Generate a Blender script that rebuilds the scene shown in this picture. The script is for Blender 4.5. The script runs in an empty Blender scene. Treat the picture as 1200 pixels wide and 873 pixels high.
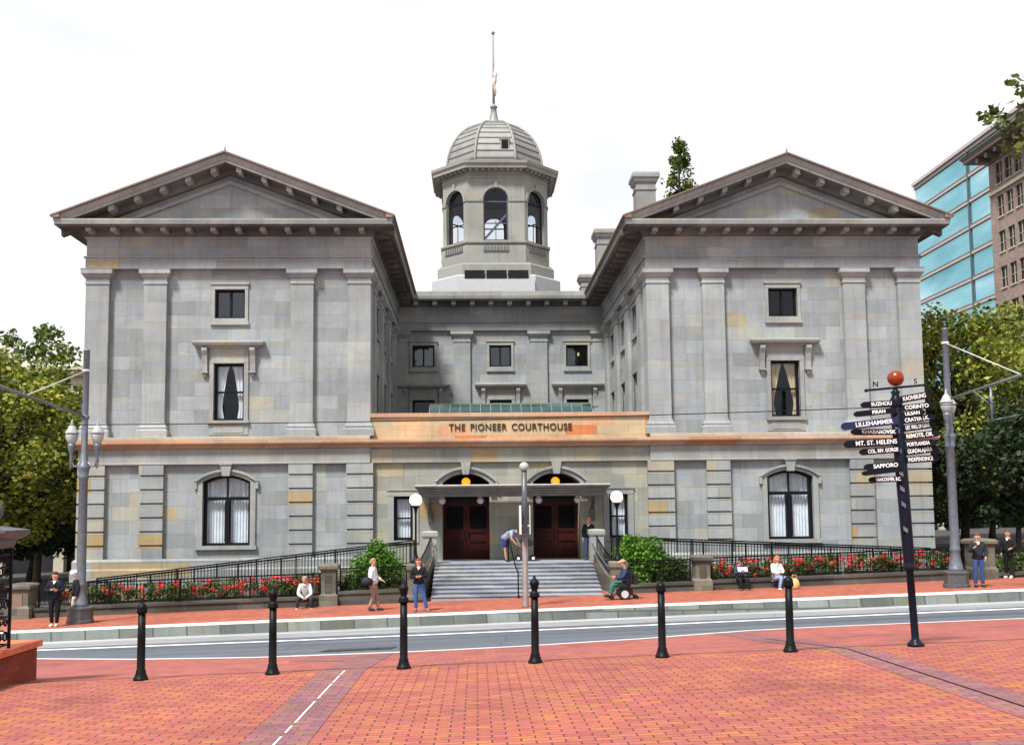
import bpy, math, random
import numpy as np
from mathutils import Vector, Matrix
random.seed(7); rng = np.random.default_rng(11)
R = math.radians
scn = bpy.context.scene
COL = scn.collection

# ------------------------------------------------------------------ materials
def new_mat(name):
    m = bpy.data.materials.new(name); m.use_nodes = True
    nt = m.node_tree; b = nt.nodes['Principled BSDF']
    return m, nt, b
def N(nt, t, **kw):
    n = nt.nodes.new(t)
    for k, v in kw.items(): setattr(n, k, v)
    return n
def ramp(nt, stops, interp='LINEAR'):
    r = N(nt, 'ShaderNodeValToRGB'); r.color_ramp.interpolation = interp
    e = r.color_ramp.elements
    while len(e) < len(stops): e.new(0.5)
    for el, (p, c) in zip(e, stops): el.position = p; el.color = (*c, 1)
    return r
def mixc(nt, a, b, fac, mode='MIX'):
    m = N(nt, 'ShaderNodeMix', data_type='RGBA', blend_type=mode)
    for s, v in ((m.inputs['Factor'], fac), (m.inputs[6], a), (m.inputs[7], b)):
        if hasattr(v, 'links') or hasattr(v, 'is_linked'): nt.links.new(v, s)
        else: s.default_value = v if not isinstance(v, tuple) else (*v, 1)
    return m.outputs[2]
def noise(nt, vec, scale, detail=4, rough=.6, dim='3D'):
    n = N(nt, 'ShaderNodeTexNoise', noise_dimensions=dim)
    n.inputs['Scale'].default_value = scale; n.inputs['Detail'].default_value = detail; n.inputs['Roughness'].default_value = rough
    if vec is not None: nt.links.new(vec, n.inputs['Vector'])
    return n.outputs['Fac']
def simple(name, col, rough=.6, metal=0, emit=None, es=0, var=.18, nscale=6, bump=0, spec=.5):
    m, nt, b = new_mat(name)
    if max(col) < .06 and rough > .3: spec = min(spec, .14)
    g = N(nt, 'ShaderNodeNewGeometry')
    f = noise(nt, g.outputs['Position'], nscale, 5)
    r = ramp(nt, [(.3, tuple(c*(1-var) for c in col)), (.7, tuple(min(1, c*(1+var)) for c in col))])
    nt.links.new(f, r.inputs[0]); nt.links.new(r.outputs[0], b.inputs['Base Color'])
    b.inputs['Roughness'].default_value = rough; b.inputs['Metallic'].default_value = metal
    b.inputs['Specular IOR Level'].default_value = spec
    if emit: b.inputs['Emission Color'].default_value = (*emit, 1); b.inputs['Emission Strength'].default_value = es
    if bump:
        bp = N(nt, 'ShaderNodeBump'); bp.inputs['Strength'].default_value = bump; bp.inputs['Distance'].default_value = .02
        nt.links.new(noise(nt, g.outputs['Position'], nscale*6, 4), bp.inputs['Height']); nt.links.new(bp.outputs[0], b.inputs['Normal'])
    return m
def stone(name, stops, bw=1.35, bh=.575, mortar=.007, mcol=(.13, .125, .11), stain=.5, off=0., swirl=.3, cool=(.96, 1.025, 1.06), jt=.4):
    """coursed ashlar: one tone per block, veining and blotchy wear"""
    m, nt, b = new_mat(name)
    g = N(nt, 'ShaderNodeNewGeometry'); s = N(nt, 'ShaderNodeSeparateXYZ'); nt.links.new(g.outputs['Position'], s.inputs[0])
    a = N(nt, 'ShaderNodeMath', operation='ADD'); nt.links.new(s.outputs[0], a.inputs[0]); nt.links.new(s.outputs[1], a.inputs[1])
    a2 = N(nt, 'ShaderNodeMath', operation='ADD'); nt.links.new(a.outputs[0], a2.inputs[0]); a2.inputs[1].default_value = off
    z2 = N(nt, 'ShaderNodeMath', operation='ADD'); nt.links.new(s.outputs[2], z2.inputs[0]); z2.inputs[1].default_value = -.07
    cb = N(nt, 'ShaderNodeCombineXYZ'); nt.links.new(a2.outputs[0], cb.inputs[0]); nt.links.new(z2.outputs[0], cb.inputs[1])
    br = N(nt, 'ShaderNodeTexBrick'); nt.links.new(cb.outputs[0], br.inputs['Vector'])
    br.inputs['Color1'].default_value = (0, 0, 0, 1); br.inputs['Color2'].default_value = (1, 1, 1, 1)
    br.inputs['Scale'].default_value = 1; br.inputs['Brick Width'].default_value = bw; br.inputs['Row Height'].default_value = bh
    br.inputs['Mortar Size'].default_value = mortar; br.inputs['Mortar Smooth'].default_value = .3; br.offset = .47; br.squash = 1
    stops = [(p, (c[0]*cool[0]*.86, c[1]*cool[1]*.86, c[2]*cool[2]*.86)) for p, c in stops]
    rp = ramp(nt, stops); nt.links.new(br.outputs['Color'], rp.inputs[0])
    # veins / blotches
    mp = N(nt, 'ShaderNodeMapping'); nt.links.new(cb.outputs[0], mp.inputs[0]); mp.inputs['Scale'].default_value = (1, 2.6, 1)
    sw = noise(nt, mp.outputs[0], 1.6, 6, .65)
    tn = ramp(nt, [(.30, (.90, .94, 1.0)), (.52, (1, 1, 1)), (.65, (1.07, 1.01, .88)), (.76, (1.16, .97, .62))]); nt.links.new(noise(nt, mp.outputs[0], .8, 5, .6), tn.inputs[0])
    c1 = mixc(nt, mixc(nt, rp.outputs[0], tn.outputs[0], 1., 'MULTIPLY'), tuple(x*.62 for x in stops[1][1]), mathr(nt, sw, .48, .75, swirl))
    w2 = noise(nt, cb.outputs[0], .45, 5, .6)
    wr = ramp(nt, [(.3, (1-stain*.55, 1-stain*.55, 1-stain*.5)), (.62, (1.0, 1.0, 1.0)), (.8, (1.0, .93, .80))]); nt.links.new(w2, wr.inputs[0])
    c2 = mixc(nt, c1, wr.outputs[0], 1.0, 'MULTIPLY')
    # fine grain
    fg = noise(nt, g.outputs['Position'], 22, 4, .7)
    gr = ramp(nt, [(.25, (.8, .8, .8)), (.75, (1.12, 1.12, 1.12))]); nt.links.new(fg, gr.inputs[0])
    c3 = mixc(nt, c2, gr.outputs[0], 1.0, 'MULTIPLY')
    # vertical weather streaks
    mp2 = N(nt, 'ShaderNodeMapping'); nt.links.new(cb.outputs[0], mp2.inputs[0]); mp2.inputs['Scale'].default_value = (3.2, .22, 1)
    st = noise(nt, mp2.outputs[0], 1.3, 5, .7)
    sr = ramp(nt, [(.36, (.82, .82, .84)), (.52, (1, 1, 1))]); nt.links.new(st, sr.inputs[0])
    c4 = mixc(nt, c3, sr.outputs[0], .75, 'MULTIPLY')
    c5 = mixc(nt, c4, mcol, mathr(nt, br.outputs['Fac'], 0, 1, jt))
    nt.links.new(c5, b.inputs['Base Color']); b.inputs['Roughness'].default_value = .85; b.inputs['Specular IOR Level'].default_value = .25
    bp = N(nt, 'ShaderNodeBump'); bp.inputs['Strength'].default_value = .35; bp.inputs['Distance'].default_value = .015
    h = N(nt, 'ShaderNodeMath', operation='SUBTRACT'); nt.links.new(fg, h.inputs[0]); nt.links.new(br.outputs['Fac'], h.inputs[1])
    nt.links.new(h.outputs[0], bp.inputs['Height']); nt.links.new(bp.outputs[0], b.inputs['Normal'])
    return m
def mathr(nt, src, lo, hi, mul=1.):
    r = N(nt, 'ShaderNodeMapRange'); nt.links.new(src, r.inputs[0])
    r.inputs[1].default_value = lo; r.inputs[2].default_value = hi; r.inputs[3].default_value = 0; r.inputs[4].default_value = mul
    return r.outputs[0]
G = {}
grey = [(0, (.29, .298, .288)), (.35, (.338, .345, .34)), (.65, (.368, .374, .372)), (.93, (.41, .413, .40)), (.965, (.40, .375, .30)), (1, (.43, .33, .19))]
G['stone'] = stone('grey_sandstone', grey)
G['stone_pil'] = stone('pilaster_sandstone', [(0, (.325, .33, .315)), (.4, (.36, .36, .35)), (.7, (.39, .39, .375)), (.96, (.42, .41, .385)), (1, (.42, .37, .27))], bw=3.1, bh=.86, off=1.3)
G['stone_quoin'] = stone('quoin_sandstone', [(0, (.30, .30, .28)), (.4, (.35, .35, .335)), (.86, (.40, .395, .37)), (.90, (.43, .36, .24)), (1, (.43, .28, .12))], bw=4, bh=.575, mortar=.012, off=2.)
G['stone_tan'] = stone('tan_sandstone', [(0, (.30, .295, .25)), (.4, (.36, .345, .285)), (.75, (.41, .39, .31)), (.93, (.45, .38, .24)), (1, (.47, .31, .15))], bw=1.1)
G['stone_orange'] = stone('orange_sandstone', [(0, (.46, .42, .28)), (.28, (.58, .46, .29)), (.36, (.66, .38, .22)), (.5, (.66, .34, .19)), (.58, (.56, .18, .06)), (.68, (.60, .24, .10)), (.76, (.52, .42, .26)), (1, (.66, .44, .28))], bw=1.35, bh=.42, stain=.5, swirl=.6, cool=(1.02, 1, .95), mcol=(.3, .17, .1))
G['stone_belt'] = stone('belt_sandstone', [(0, (.48, .30, .19)), (.4, (.55, .34, .22)), (.7, (.58, .42, .31)), (1, (.50, .23, .11))], bw=2.2, bh=5, stain=.5, cool=(1.02, 1, 1))
G['stone_slab'] = stone('pale_pink_sandstone', [(0, (.42, .33, .24)), (.4, (.50, .40, .30)), (.7, (.50, .34, .22)), (1, (.46, .42, .36))], bw=2.4, bh=5, stain=.4)
G['trim'] = stone('trim_sandstone', [(0, (.33, .325, .30)), (.5, (.38, .37, .34)), (1, (.42, .40, .36)), (1, (.42, .40, .36))], bw=2.5, bh=9, stain=.6)
G['eave_shade'] = stone('brown_cornice_stone_with_eave_shade', [(0, (.13, .122, .11)), (.5, (.165, .155, .14)), (1, (.20, .19, .17)), (1, (.20, .19, .17))], bw=2.2, bh=9, stain=.9)  # brown stone, darkened to paint in the shade under the eaves
G['cornice'] = stone('cornice_sandstone', [(0, (.30, .285, .25)), (.5, (.36, .345, .305)), (1, (.38, .36, .32)), (1, (.38, .36, .32))], bw=2.2, bh=9, stain=.9)
G['towerstone'] = stone('cupola_painted_stone', [(0, (.31, .295, .26)), (.5, (.335, .32, .285)), (1, (.355, .34, .30)), (1, (.355, .34, .30))], bw=2.5, bh=.9, mortar=.004, stain=.35, swirl=.1)
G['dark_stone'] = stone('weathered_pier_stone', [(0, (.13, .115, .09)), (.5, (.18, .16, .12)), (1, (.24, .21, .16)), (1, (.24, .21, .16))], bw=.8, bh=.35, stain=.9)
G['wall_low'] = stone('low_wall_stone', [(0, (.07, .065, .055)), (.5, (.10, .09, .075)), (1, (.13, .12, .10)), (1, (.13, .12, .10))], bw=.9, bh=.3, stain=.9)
G['whitebase'] = simple('weathered_pale_paint', (.34, .35, .375), .7, var=.06)
G['iron'] = simple('black_iron', (.004, .004, .005), .45, var=.3, spec=.3)
G['polemetal'] = simple('grey_green_painted_steel', (.135, .15, .18), .38, .35, var=.2, nscale=9)
G['polebase'] = simple('dark_grey_cast_iron', (.085, .09, .10), .42, .3, var=.25, nscale=9)
G['signpole'] = simple('navy_black_painted_post', (.006, .009, .018), .35, var=.3, spec=.35)
G['board'] = simple('black_sign_board', (.005, .006, .010), .6, var=.2, spec=.25)
G['navyboard'] = simple('navy_sign_board', (.010, .018, .06), .6, var=.2, spec=.25)
G['letter'] = simple('white_lettering', (.75, .75, .76), .6, var=.08)
G['darkletter'] = simple('dark_bronze_lettering', (.025, .02, .017), .5)
G['frame'] = simple('black_window_frame', (.005, .006, .008), .5, var=.2, spec=.25)
G['curtain'] = simple('white_sheer_curtain', (.78, .79, .78), .9, var=.1, nscale=3)
G['cream'] = simple('cream_curtain', (.62, .47, .27), .9, var=.15, nscale=3)
G['room'] = simple('dark_room', (.008, .010, .013), .9, var=.4, nscale=1.5)
G['door'] = simple('dark_red_varnished_wood', (.034, .0055, .004), .5, var=.3, nscale=3, spec=.25)
G['doorglass'] = simple('dark_door_glass', (.003, .003, .004), .5, var=.2, spec=.06)
G['roof'] = simple('brown_metal_roof', (.15, .105, .085), .5, .2, var=.2)
G['flash'] = simple('brown_copper_flashing', (.20, .135, .105), .55, .1, var=.3, nscale=2)
G['canopy'] = simple('dark_bronze_canopy', (.105, .10, .10), .4, .3, var=.25, nscale=3)
G['dome'] = simple('grey_standing_seam_metal', (.21, .21, .20), .6, .25, var=.18, nscale=1.5)
G['domedark'] = simple('dark_seam_metal', (.13, .13, .13), .5, .3)
G['bluewood'] = simple('slate_blue_frame', (.05, .06, .10), .5)
G['louver'] = simple('dark_louvre', (.008, .008, .009), .6)
G['skyglass'] = simple('green_glass_panels', (.012, .04, .037), .15, var=.25, nscale=2)
G['skyrib'] = simple('pale_green_glazing_bar', (.13, .19, .17), .4)
G['globe'] = simple('white_opal_globe', (.85, .85, .86), .25, emit=(1, 1, 1), es=.35, var=.02)
G['globe_dim'] = simple('grey_opal_globe', (.40, .40, .40), .3, var=.05)
G['amber'] = simple('amber_lamp', (.9, .45, .08), .3, emit=(1, .33, .02), es=.75, var=.05)
G['warm'] = simple('warm_room_lamp', (.9, .7, .3), .3, emit=(1, .55, .12), es=1.2, var=.05)
G['acorn'] = simple('clear_acorn_glass', (.34, .35, .345), .15, var=.1)
G['orb'] = None
G['trunk'] = simple('tree_bark', (.05, .042, .033), .9, var=.4, nscale=5, bump=.6)
G['poleold'] = simple('rusty_brown_painted_pole', (.15, .105, .10), .6, var=.25, nscale=4)
G['signback'] = simple('white_sign_edge', (.78, .78, .78), .5, var=.05)
G['cast'] = simple('concrete_kerb_cap', (.50, .49, .47), .8, var=.15, nscale=3)

def leafmat(name, cols, rough=.6, trans=.25):
    m, nt, b = new_mat(name)
    g = N(nt, 'ShaderNodeNewGeometry')
    r = ramp(nt, [(i/(len(cols)-1), c) for i, c in enumerate(cols)])
    n = noise(nt, g.outputs['Position'], .55, 3)
    a = N(nt, 'ShaderNodeMath', operation='ADD'); nt.links.new(g.outputs['Random Per Island'], a.inputs[0])
    k = mathr(nt, n, .3, .7, .8); nt.links.new(k, a.inputs[1])
    h = N(nt, 'ShaderNodeMath', operation='MULTIPLY'); nt.links.new(a.outputs[0], h.inputs[0]); h.inputs[1].default_value = .56
    nt.links.new(h.outputs[0], r.inputs[0]); nt.links.new(r.outputs[0], b.inputs['Base Color'])
    b.inputs['Roughness'].default_value = rough; b.inputs['Specular IOR Level'].default_value = .3
    tr = N(nt, 'ShaderNodeBsdfTranslucent'); nt.links.new(r.outputs[0], tr.inputs[0])
    mx = N(nt, 'ShaderNodeMixShader'); mx.inputs[0].default_value = trans
    out = nt.nodes['Material Output']
    nt.links.new(b.outputs[0], mx.inputs[1]); nt.links.new(tr.outputs[0], mx.inputs[2]); nt.links.new(mx.outputs[0], out.inputs[0])
    return m
G['leaf_yellow'] = leafmat('yellow_green_leaves', [(.012, .022, .004), (.045, .07, .009), (.13, .165, .018), (.31, .33, .04), (.42, .36, .07)])
G['leaf_green'] = leafmat('green_leaves', [(.02, .035, .008), (.045, .075, .012), (.09, .13, .022), (.17, .20, .03)])
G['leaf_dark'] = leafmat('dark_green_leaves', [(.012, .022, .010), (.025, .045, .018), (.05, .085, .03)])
G['leaf_bush'] = leafmat('bright_green_shrub_leaves', [(.015, .05, .006), (.05, .14, .012), (.12, .27, .02), (.22, .38, .035)])
G['leaf_bed'] = leafmat('rose_leaves', [(.012, .03, .008), (.03, .065, .012), (.08, .12, .025), (.12, .16, .04)])
G['blossom'] = leafmat('red_blossoms', [(.42, .01, .015), (.62, .02, .03), (.72, .06, .07), (.75, .16, .15)], trans=.1)

def glass_mat(name, tint, fac):
    m, nt, b = new_mat(name)
    nt.nodes.remove(b); out = nt.nodes['Material Output']
    t = N(nt, 'ShaderNodeBsdfTransparent'); t.inputs[0].default_value = (*tint, 1)
    gl = N(nt, 'ShaderNodeBsdfGlossy'); gl.inputs['Roughness'].default_value = .04; gl.inputs[0].default_value = (.85, .9, 1, 1)
    g = N(nt, 'ShaderNodeNewGeometry'); bp = N(nt, 'ShaderNodeBump'); bp.inputs['Strength'].default_value = .03; bp.inputs['Distance'].default_value = .02
    nt.links.new(noise(nt, g.outputs['Position'], 1.7, 2), bp.inputs['Height']); nt.links.new(bp.outputs[0], gl.inputs['Normal'])
    mx = N(nt, 'ShaderNodeMixShader'); mx.inputs[0].default_value = fac
    nt.links.new(t.outputs[0], mx.inputs[1]); nt.links.new(gl.outputs[0], mx.inputs[2]); nt.links.new(mx.outputs[0], out.inputs[0])
    return m
G['glass'] = glass_mat('window_glass', (.75, .8, .85), .035)
G['glass_blue'] = glass_mat('bluish_window_glass', (.4, .55, .7), .09)

def brick_ground(name, stops, mcol, bw=.2, bh=.1, mort=.0045, xs=.5, rot=0, rough=.75):
    m, nt, b = new_mat(name)
    g = N(nt, 'ShaderNodeNewGeometry'); mp = N(nt, 'ShaderNodeMapping'); nt.links.new(g.outputs['Position'], mp.inputs[0])
    mp.inputs['Rotation'].default_value = (0, 0, rot); mp.inputs['Scale'].default_value = (xs, 1, 0)
    br = N(nt, 'ShaderNodeTexBrick'); nt.links.new(mp.outputs[0], br.inputs['Vector'])
    br.inputs['Color1'].default_value = (0, 0, 0, 1); br.inputs['Color2'].default_value = (1, 1, 1, 1); br.inputs['Scale'].default_value = 1
    br.inputs['Brick Width'].default_value = bw*xs; br.inputs['Row Height'].default_value = bh; br.inputs['Mortar Size'].default_value = mort
    br.inputs['Mortar Smooth'].default_value = .1; br.offset = .5
    rp = ramp(nt, stops); nt.links.new(br.outputs['Color'], rp.inputs[0])
    w = noise(nt, g.outputs['Position'], .55, 8, .7); wr = ramp(nt, [(.3, (.62, .60, .64)), (.45, (.92, .92, .97)), (.55, (1, 1, 1)), (.72, (1.2, 1.12, .95))]); nt.links.new(w, wr.inputs[0])
    c = mixc(nt, rp.outputs[0], wr.outputs[0], 1., 'MULTIPLY')
    tn = ramp(nt, [(.38, (1.0, .96, 1.22)), (.5, (1, 1, 1)), (.62, (1.04, 1.28, .80))]); nt.links.new(noise(nt, g.outputs['Position'], 4.5, 4, .65), tn.inputs[0]); c = mixc(nt, c, tn.outputs[0], 1., 'MULTIPLY')
    f = noise(nt, g.outputs['Position'], 45, 3); fr = ramp(nt, [(.3, (.85,)*3), (.7, (1.12,)*3)]); nt.links.new(f, fr.inputs[0])
    c = mixc(nt, c, fr.outputs[0], 1., 'MULTIPLY')
    # scattered gum spots and grime
    vo = N(nt, 'ShaderNodeTexVoronoi'); vo.inputs['Scale'].default_value = 2.9; nt.links.new(g.outputs['Position'], vo.inputs['Vector'])
    sp = mathr(nt, vo.outputs['Distance'], .075, .03, .6)
    c = mixc(nt, c, (.09, .075, .07), sp)
    c = mixc(nt, c, mcol, mathr(nt, br.outputs['Fac'], 0, 1, .8))
    nt.links.new(c, b.inputs['Base Color']); b.inputs['Roughness'].default_value = rough; b.inputs['Specular IOR Level'].default_value = .3
    bp = N(nt, 'ShaderNodeBump'); bp.inputs['Strength'].default_value = .6; bp.inputs['Distance'].default_value = .006; bp.invert = True
    nt.links.new(br.outputs['Fac'], bp.inputs['Height']); nt.links.new(bp.outputs[0], b.inputs['Normal'])
    return m
G['plaza'] = brick_ground('plaza_brick', [(0, (.265, .068, .053)), (.4, (.30, .084, .064)), (.75, (.325, .096, .062)), (1, (.34, .113, .058))], (.05, .018, .02), bw=.235, mort=.005, xs=.6)
G['walkbrick'] = brick_ground('kerbside_brick', [(0, (.25, .065, .056)), (.5, (.30, .082, .069)), (1, (.35, .105, .085))], (.16, .07, .07), mort=.004)
G['farwalk'] = brick_ground('sidewalk_brick', [(0, (.27, .066, .042)), (.5, (.32, .085, .054)), (1, (.36, .115, .072))], (.19, .08, .055), mort=.004)
G['band'] = brick_ground('purple_brick_band', [(0, (.17, .072, .078)), (.5, (.21, .085, .09)), (1, (.25, .10, .10))], (.10, .05, .06), mort=.004)
G['redbrick'] = None
def asphalt(name, col, crack=.35):
    m, nt, b = new_mat(name)
    g = N(nt, 'ShaderNodeNewGeometry')
    mp = N(nt, 'ShaderNodeMapping'); nt.links.new(g.outputs['Position'], mp.inputs[0]); mp.inputs['Scale'].default_value = (.25, 1.4, 1)
    w = noise(nt, mp.outputs[0], .9, 6, .65); wr = ramp(nt, [(.3, tuple(c*.68 for c in col)), (.7, tuple(c*1.3 for c in col))]); nt.links.new(w, wr.inputs[0])
    f = noise(nt, g.outputs['Position'], 60, 3); fr = ramp(nt, [(.3, (.75,)*3), (.7, (1.25,)*3)]); nt.links.new(f, fr.inputs[0])
    c = mixc(nt, wr.outputs[0], fr.outputs[0], 1., 'MULTIPLY')
    vo = N(nt, 'ShaderNodeTexVoronoi', feature='DISTANCE_TO_EDGE'); vo.inputs['Scale'].default_value = .35; nt.links.new(g.outputs['Position'], vo.inputs['Vector'])
    c = mixc(nt, c, tuple(x*.35 for x in col), mathr(nt, vo.outputs['Distance'], .012, .004, crack))
    mp3 = N(nt, 'ShaderNodeMapping'); nt.links.new(g.outputs['Position'], mp3.inputs[0]); mp3.inputs['Scale'].default_value = (.03, 1.1, 1); mp3.inputs['Location'].default_value = (0, .3, 0)
    ty = ramp(nt, [(.36, (.66, .66, .68)), (.5, (1, 1, 1)), (.7, (1.12, 1.12, 1.1))]); nt.links.new(noise(nt, mp3.outputs[0], .9, 4, .6), ty.inputs[0]); c = mixc(nt, c, ty.outputs[0], .9, 'MULTIPLY')
    pt = N(nt, 'ShaderNodeTexVoronoi'); pt.inputs['Scale'].default_value = .9; nt.links.new(g.outputs['Position'], pt.inputs['Vector']); c = mixc(nt, c, tuple(x*.5 for x in col), mathr(nt, pt.outputs['Distance'], .2, .08, .5))
    nt.links.new(c, b.inputs['Base Color']); b.inputs['Roughness'].default_value = .75; b.inputs['Specular IOR Level'].default_value = .35
    return m
G['asphalt'] = asphalt('blue_grey_asphalt', (.085, .097, .118))
G['lane'] = asphalt('pale_concrete_lane', (.23, .235, .25))
G['gutter'] = asphalt('gutter_concrete', (.36, .365, .37), .1)
G['paint'] = simple('worn_white_road_paint', (.72, .73, .74), .6, var=.08, nscale=8)
G['far'] = asphalt('distant_pavement', (.06, .06, .062))
G['kerb'] = stone('granite_kerb', [(0, (.13, .135, .12)), (.5, (.20, .21, .185)), (1, (.29, .30, .27)), (1, (.29, .30, .27))], bw=1.02, bh=5, mortar=.03, mcol=(.07, .07, .06), stain=.7)
G['kerbcap'] = simple('pale_kerb_edge', (.50, .505, .49), .7, var=.1, nscale=2)
G['steps'] = stone('worn_granite_steps', [(0, (.26, .26, .28)), (.5, (.36, .36, .39)), (1, (.47, .46, .48)), (1, (.47, .46, .48))], bw=1.7, bh=.122, mortar=.006, stain=.8)

# ------------------------------------------------------------------ mesh builder
class MB:
    def __init__(s): s.v = []; s.f = []; s.mi = []; s.m = 0; s.sm = []; s.smooth = False
    def face(s, idx): s.f.append(tuple(idx)); s.mi.append(s.m); s.sm.append(s.smooth)
    def poly(s, pts):
        k = len(s.v); s.v += [tuple(p) for p in pts]; s.face(range(k, k+len(pts)))
    def box(s, x0, x1, y0, y1, z0, z1):
        k = len(s.v)
        s.v += [(x, y, z) for z in (z0, z1) for x, y in ((x0, y0), (x1, y0), (x1, y1), (x0, y1))]
        for q in ((0, 3, 2, 1), (4, 5, 6, 7), (0, 1, 5, 4), (1, 2, 6, 5), (2, 3, 7, 6), (3, 0, 4, 7)): s.face([k+i for i in q])
    def obox(s, o, U, V, W):
        """box from corner o spanned by three vectors"""
        o, U, V, W = map(Vector, (o, U, V, W)); k = len(s.v)
        s.v += [tuple(o+a*U+b*V+c*W) for c in (0, 1) for a, b in ((0, 0), (1, 0), (1, 1), (0, 1))]
        for q in ((0, 3, 2, 1), (4, 5, 6, 7), (0, 1, 5, 4), (1, 2, 6, 5), (2, 3, 7, 6), (3, 0, 4, 7)): s.face([k+i for i in q])
    def bar(s, a, b, w, h=None):
        """square bar between two points"""
        a, b = Vector(a), Vector(b); h = h or w; d = (b-a)
        if d.length < 1e-6: return
        dn = d.normalized(); up = Vector((0, 0, 1)) if abs(dn.z) < .95 else Vector((0, 1, 0))
        x = dn.cross(up).normalized(); y = x.cross(dn).normalized()
        s.obox(a-x*w/2-y*h/2, x*w, y*h, d)
    def tube(s, pts, rad, n=8, caps=True):
        pts = [Vector(p) for p in pts]
        if not hasattr(rad, '__len__'): rad = [rad]*len(pts)
        k0 = len(s.v); sm = s.smooth; s.smooth = True
        prev = None
        for i, p in enumerate(pts):
            d = (pts[min(i+1, len(pts)-1)]-pts[max(i-1, 0)]).normalized()
            if prev is None:
                up = Vector((0, 0, 1)) if abs(d.z) < .9 else Vector((1, 0, 0)); x = d.cross(up).normalized()
            else: x = (prev-d*prev.dot(d)).normalized()
            prev = x; y = d.cross(x)
            s.v += [tuple(p+(x*math.cos(2*math.pi*j/n)+y*math.sin(2*math.pi*j/n))*rad[i]) for j in range(n)]
        for i in range(len(pts)-1):
            for j in range(n):
                a = k0+i*n+j; b = k0+i*n+(j+1) % n; s.face((a, b, b+n, a+n))
        s.smooth = False
        if caps: s.face(range(k0+n-1, k0-1, -1)); s.face(range(k0+(len(pts)-1)*n, k0+len(pts)*n))
        s.smooth = sm
    def lathe(s, c, prof, n=16, rot=0, lean=(0, 0), smooth=True):
        """profile of (radius, z) about vertical axis through c"""
        cx, cy, cz = c; k0 = len(s.v); sm = s.smooth; s.smooth = smooth
        for r, z in prof:
            s.v += [(cx+lean[0]*z+r*math.cos(rot+2*math.pi*j/n), cy+lean[1]*z+r*math.sin(rot+2*math.pi*j/n), cz+z) for j in range(n)]
        for i in range(len(prof)-1):
            for j in range(n):
                a = k0+i*n+j; b = k0+i*n+(j+1) % n; s.face((a, b, b+n, a+n))
        s.smooth = False
        s.face(range(k0+n-1, k0-1, -1)); s.face(range(k0+(len(prof)-1)*n, k0+len(prof)*n)); s.smooth = sm
    def sphere(s, c, r, n=14, m=8, sz=1):
        s.lathe(c, [(max(.001, r*math.sin(math.pi*i/m)), -r*sz*math.cos(math.pi*i/m)) for i in range(m+1)], n)
    def prism(s, pts2, a0, a1, axis='y'):
        """polygon extruded along an axis; pts2 in the other two axes"""
        def P(p, a): return {'y': (p[0], a, p[1]), 'x': (a, p[0], p[1]), 'z': (p[0], p[1], a)}[axis]
        k = len(s.v); n = len(pts2)
        s.v += [P(p, a0) for p in pts2]+[P(p, a1) for p in pts2]
        s.face(range(k+n-1, k-1, -1)); s.face(range(k+n, k+2*n))
        for i in range(n): s.face((k+i, k+(i+1) % n, k+n+(i+1) % n, k+n+i))
    def sweep(s, prof, path, closed=False):
        """profile of (outward, z) along an XY path, outward = right-hand side of travel"""
        P = [Vector(p) for p in path]; n = len(P); rows = []
        for i in range(n):
            ds = []
            if closed or i > 0: ds.append((P[i]-P[i-1]).normalized())
            if closed or i < n-1: ds.append((P[(i+1) % n]-P[i]).normalized())
            nr = [Vector((d.y, -d.x)) for d in ds]
            m = nr[0] if len(nr) == 1 else (nr[0]+nr[1])/(1+nr[0].dot(nr[1]))
            rows.append(m)
        k = len(s.v); q = len(prof)
        for i in range(n):
            for o, z in prof: s.v.append((P[i].x+rows[i].x*o, P[i].y+rows[i].y*o, z))
        for i in range(n if closed else n-1):
            j = (i+1) % n
            for a in range(q-1): s.face((k+i*q+a, k+j*q+a, k+j*q+a+1, k+i*q+a+1))
        if not closed:
            s.face(range(k, k+q)); s.face(range(k+(n-1)*q+q-1, k+(n-1)*q-1, -1))
    def build(s, name, mats, parent=None, label=None, kind=None, local=False):
        if not isinstance(mats, (list, tuple)): mats = [mats]
        me = bpy.data.meshes.new(name); off = Vector((0, 0, 0))
        if parent is not None and not local: off = world_loc(parent)
        me.from_pydata([(x-off.x, y-off.y, z-off.z) for x, y, z in s.v], [], s.f)
        me.polygons.foreach_set('material_index', s.mi); me.polygons.foreach_set('use_smooth', s.sm)
        for m in mats: me.materials.append(m)
        me.update()
        o = bpy.data.objects.new(name, me); COL.objects.link(o)
        if parent is not None: o.parent = parent
        if label: o['label'] = label
        if kind: o['kind'] = kind
        return o
def world_loc(o):
    v = Vector(o.location); p = o.parent
    while p is not None: v += Vector(p.location); p = p.parent
    return v
def thing(name, label, cat, loc=(0, 0, 0), group=None):
    o = bpy.data.objects.new(name, None); COL.objects.link(o); o.location = loc; o.empty_display_size = .3
    o['label'] = label; o['category'] = cat
    if group: o['group'] = group
    return o
def tag(o, label, cat, group=None, kind=None):
    o['label'] = label; o['category'] = cat
    if group: o['group'] = group
    if kind: o['kind'] = kind
    return o
def kids(o): return [c for c in bpy.data.objects if c.parent == o]
def copy_tree(o, parent=None):
    ch = kids(o); c = o.copy(); COL.objects.link(c); c.parent = parent
    for k in ch: copy_tree(k, c)
    return c
def rect(x0, x1, y0, y1): return [(x0, y0), (x0, y1), (x1, y1), (x1, y0)][::-1]   # travel with outside on the right

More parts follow.
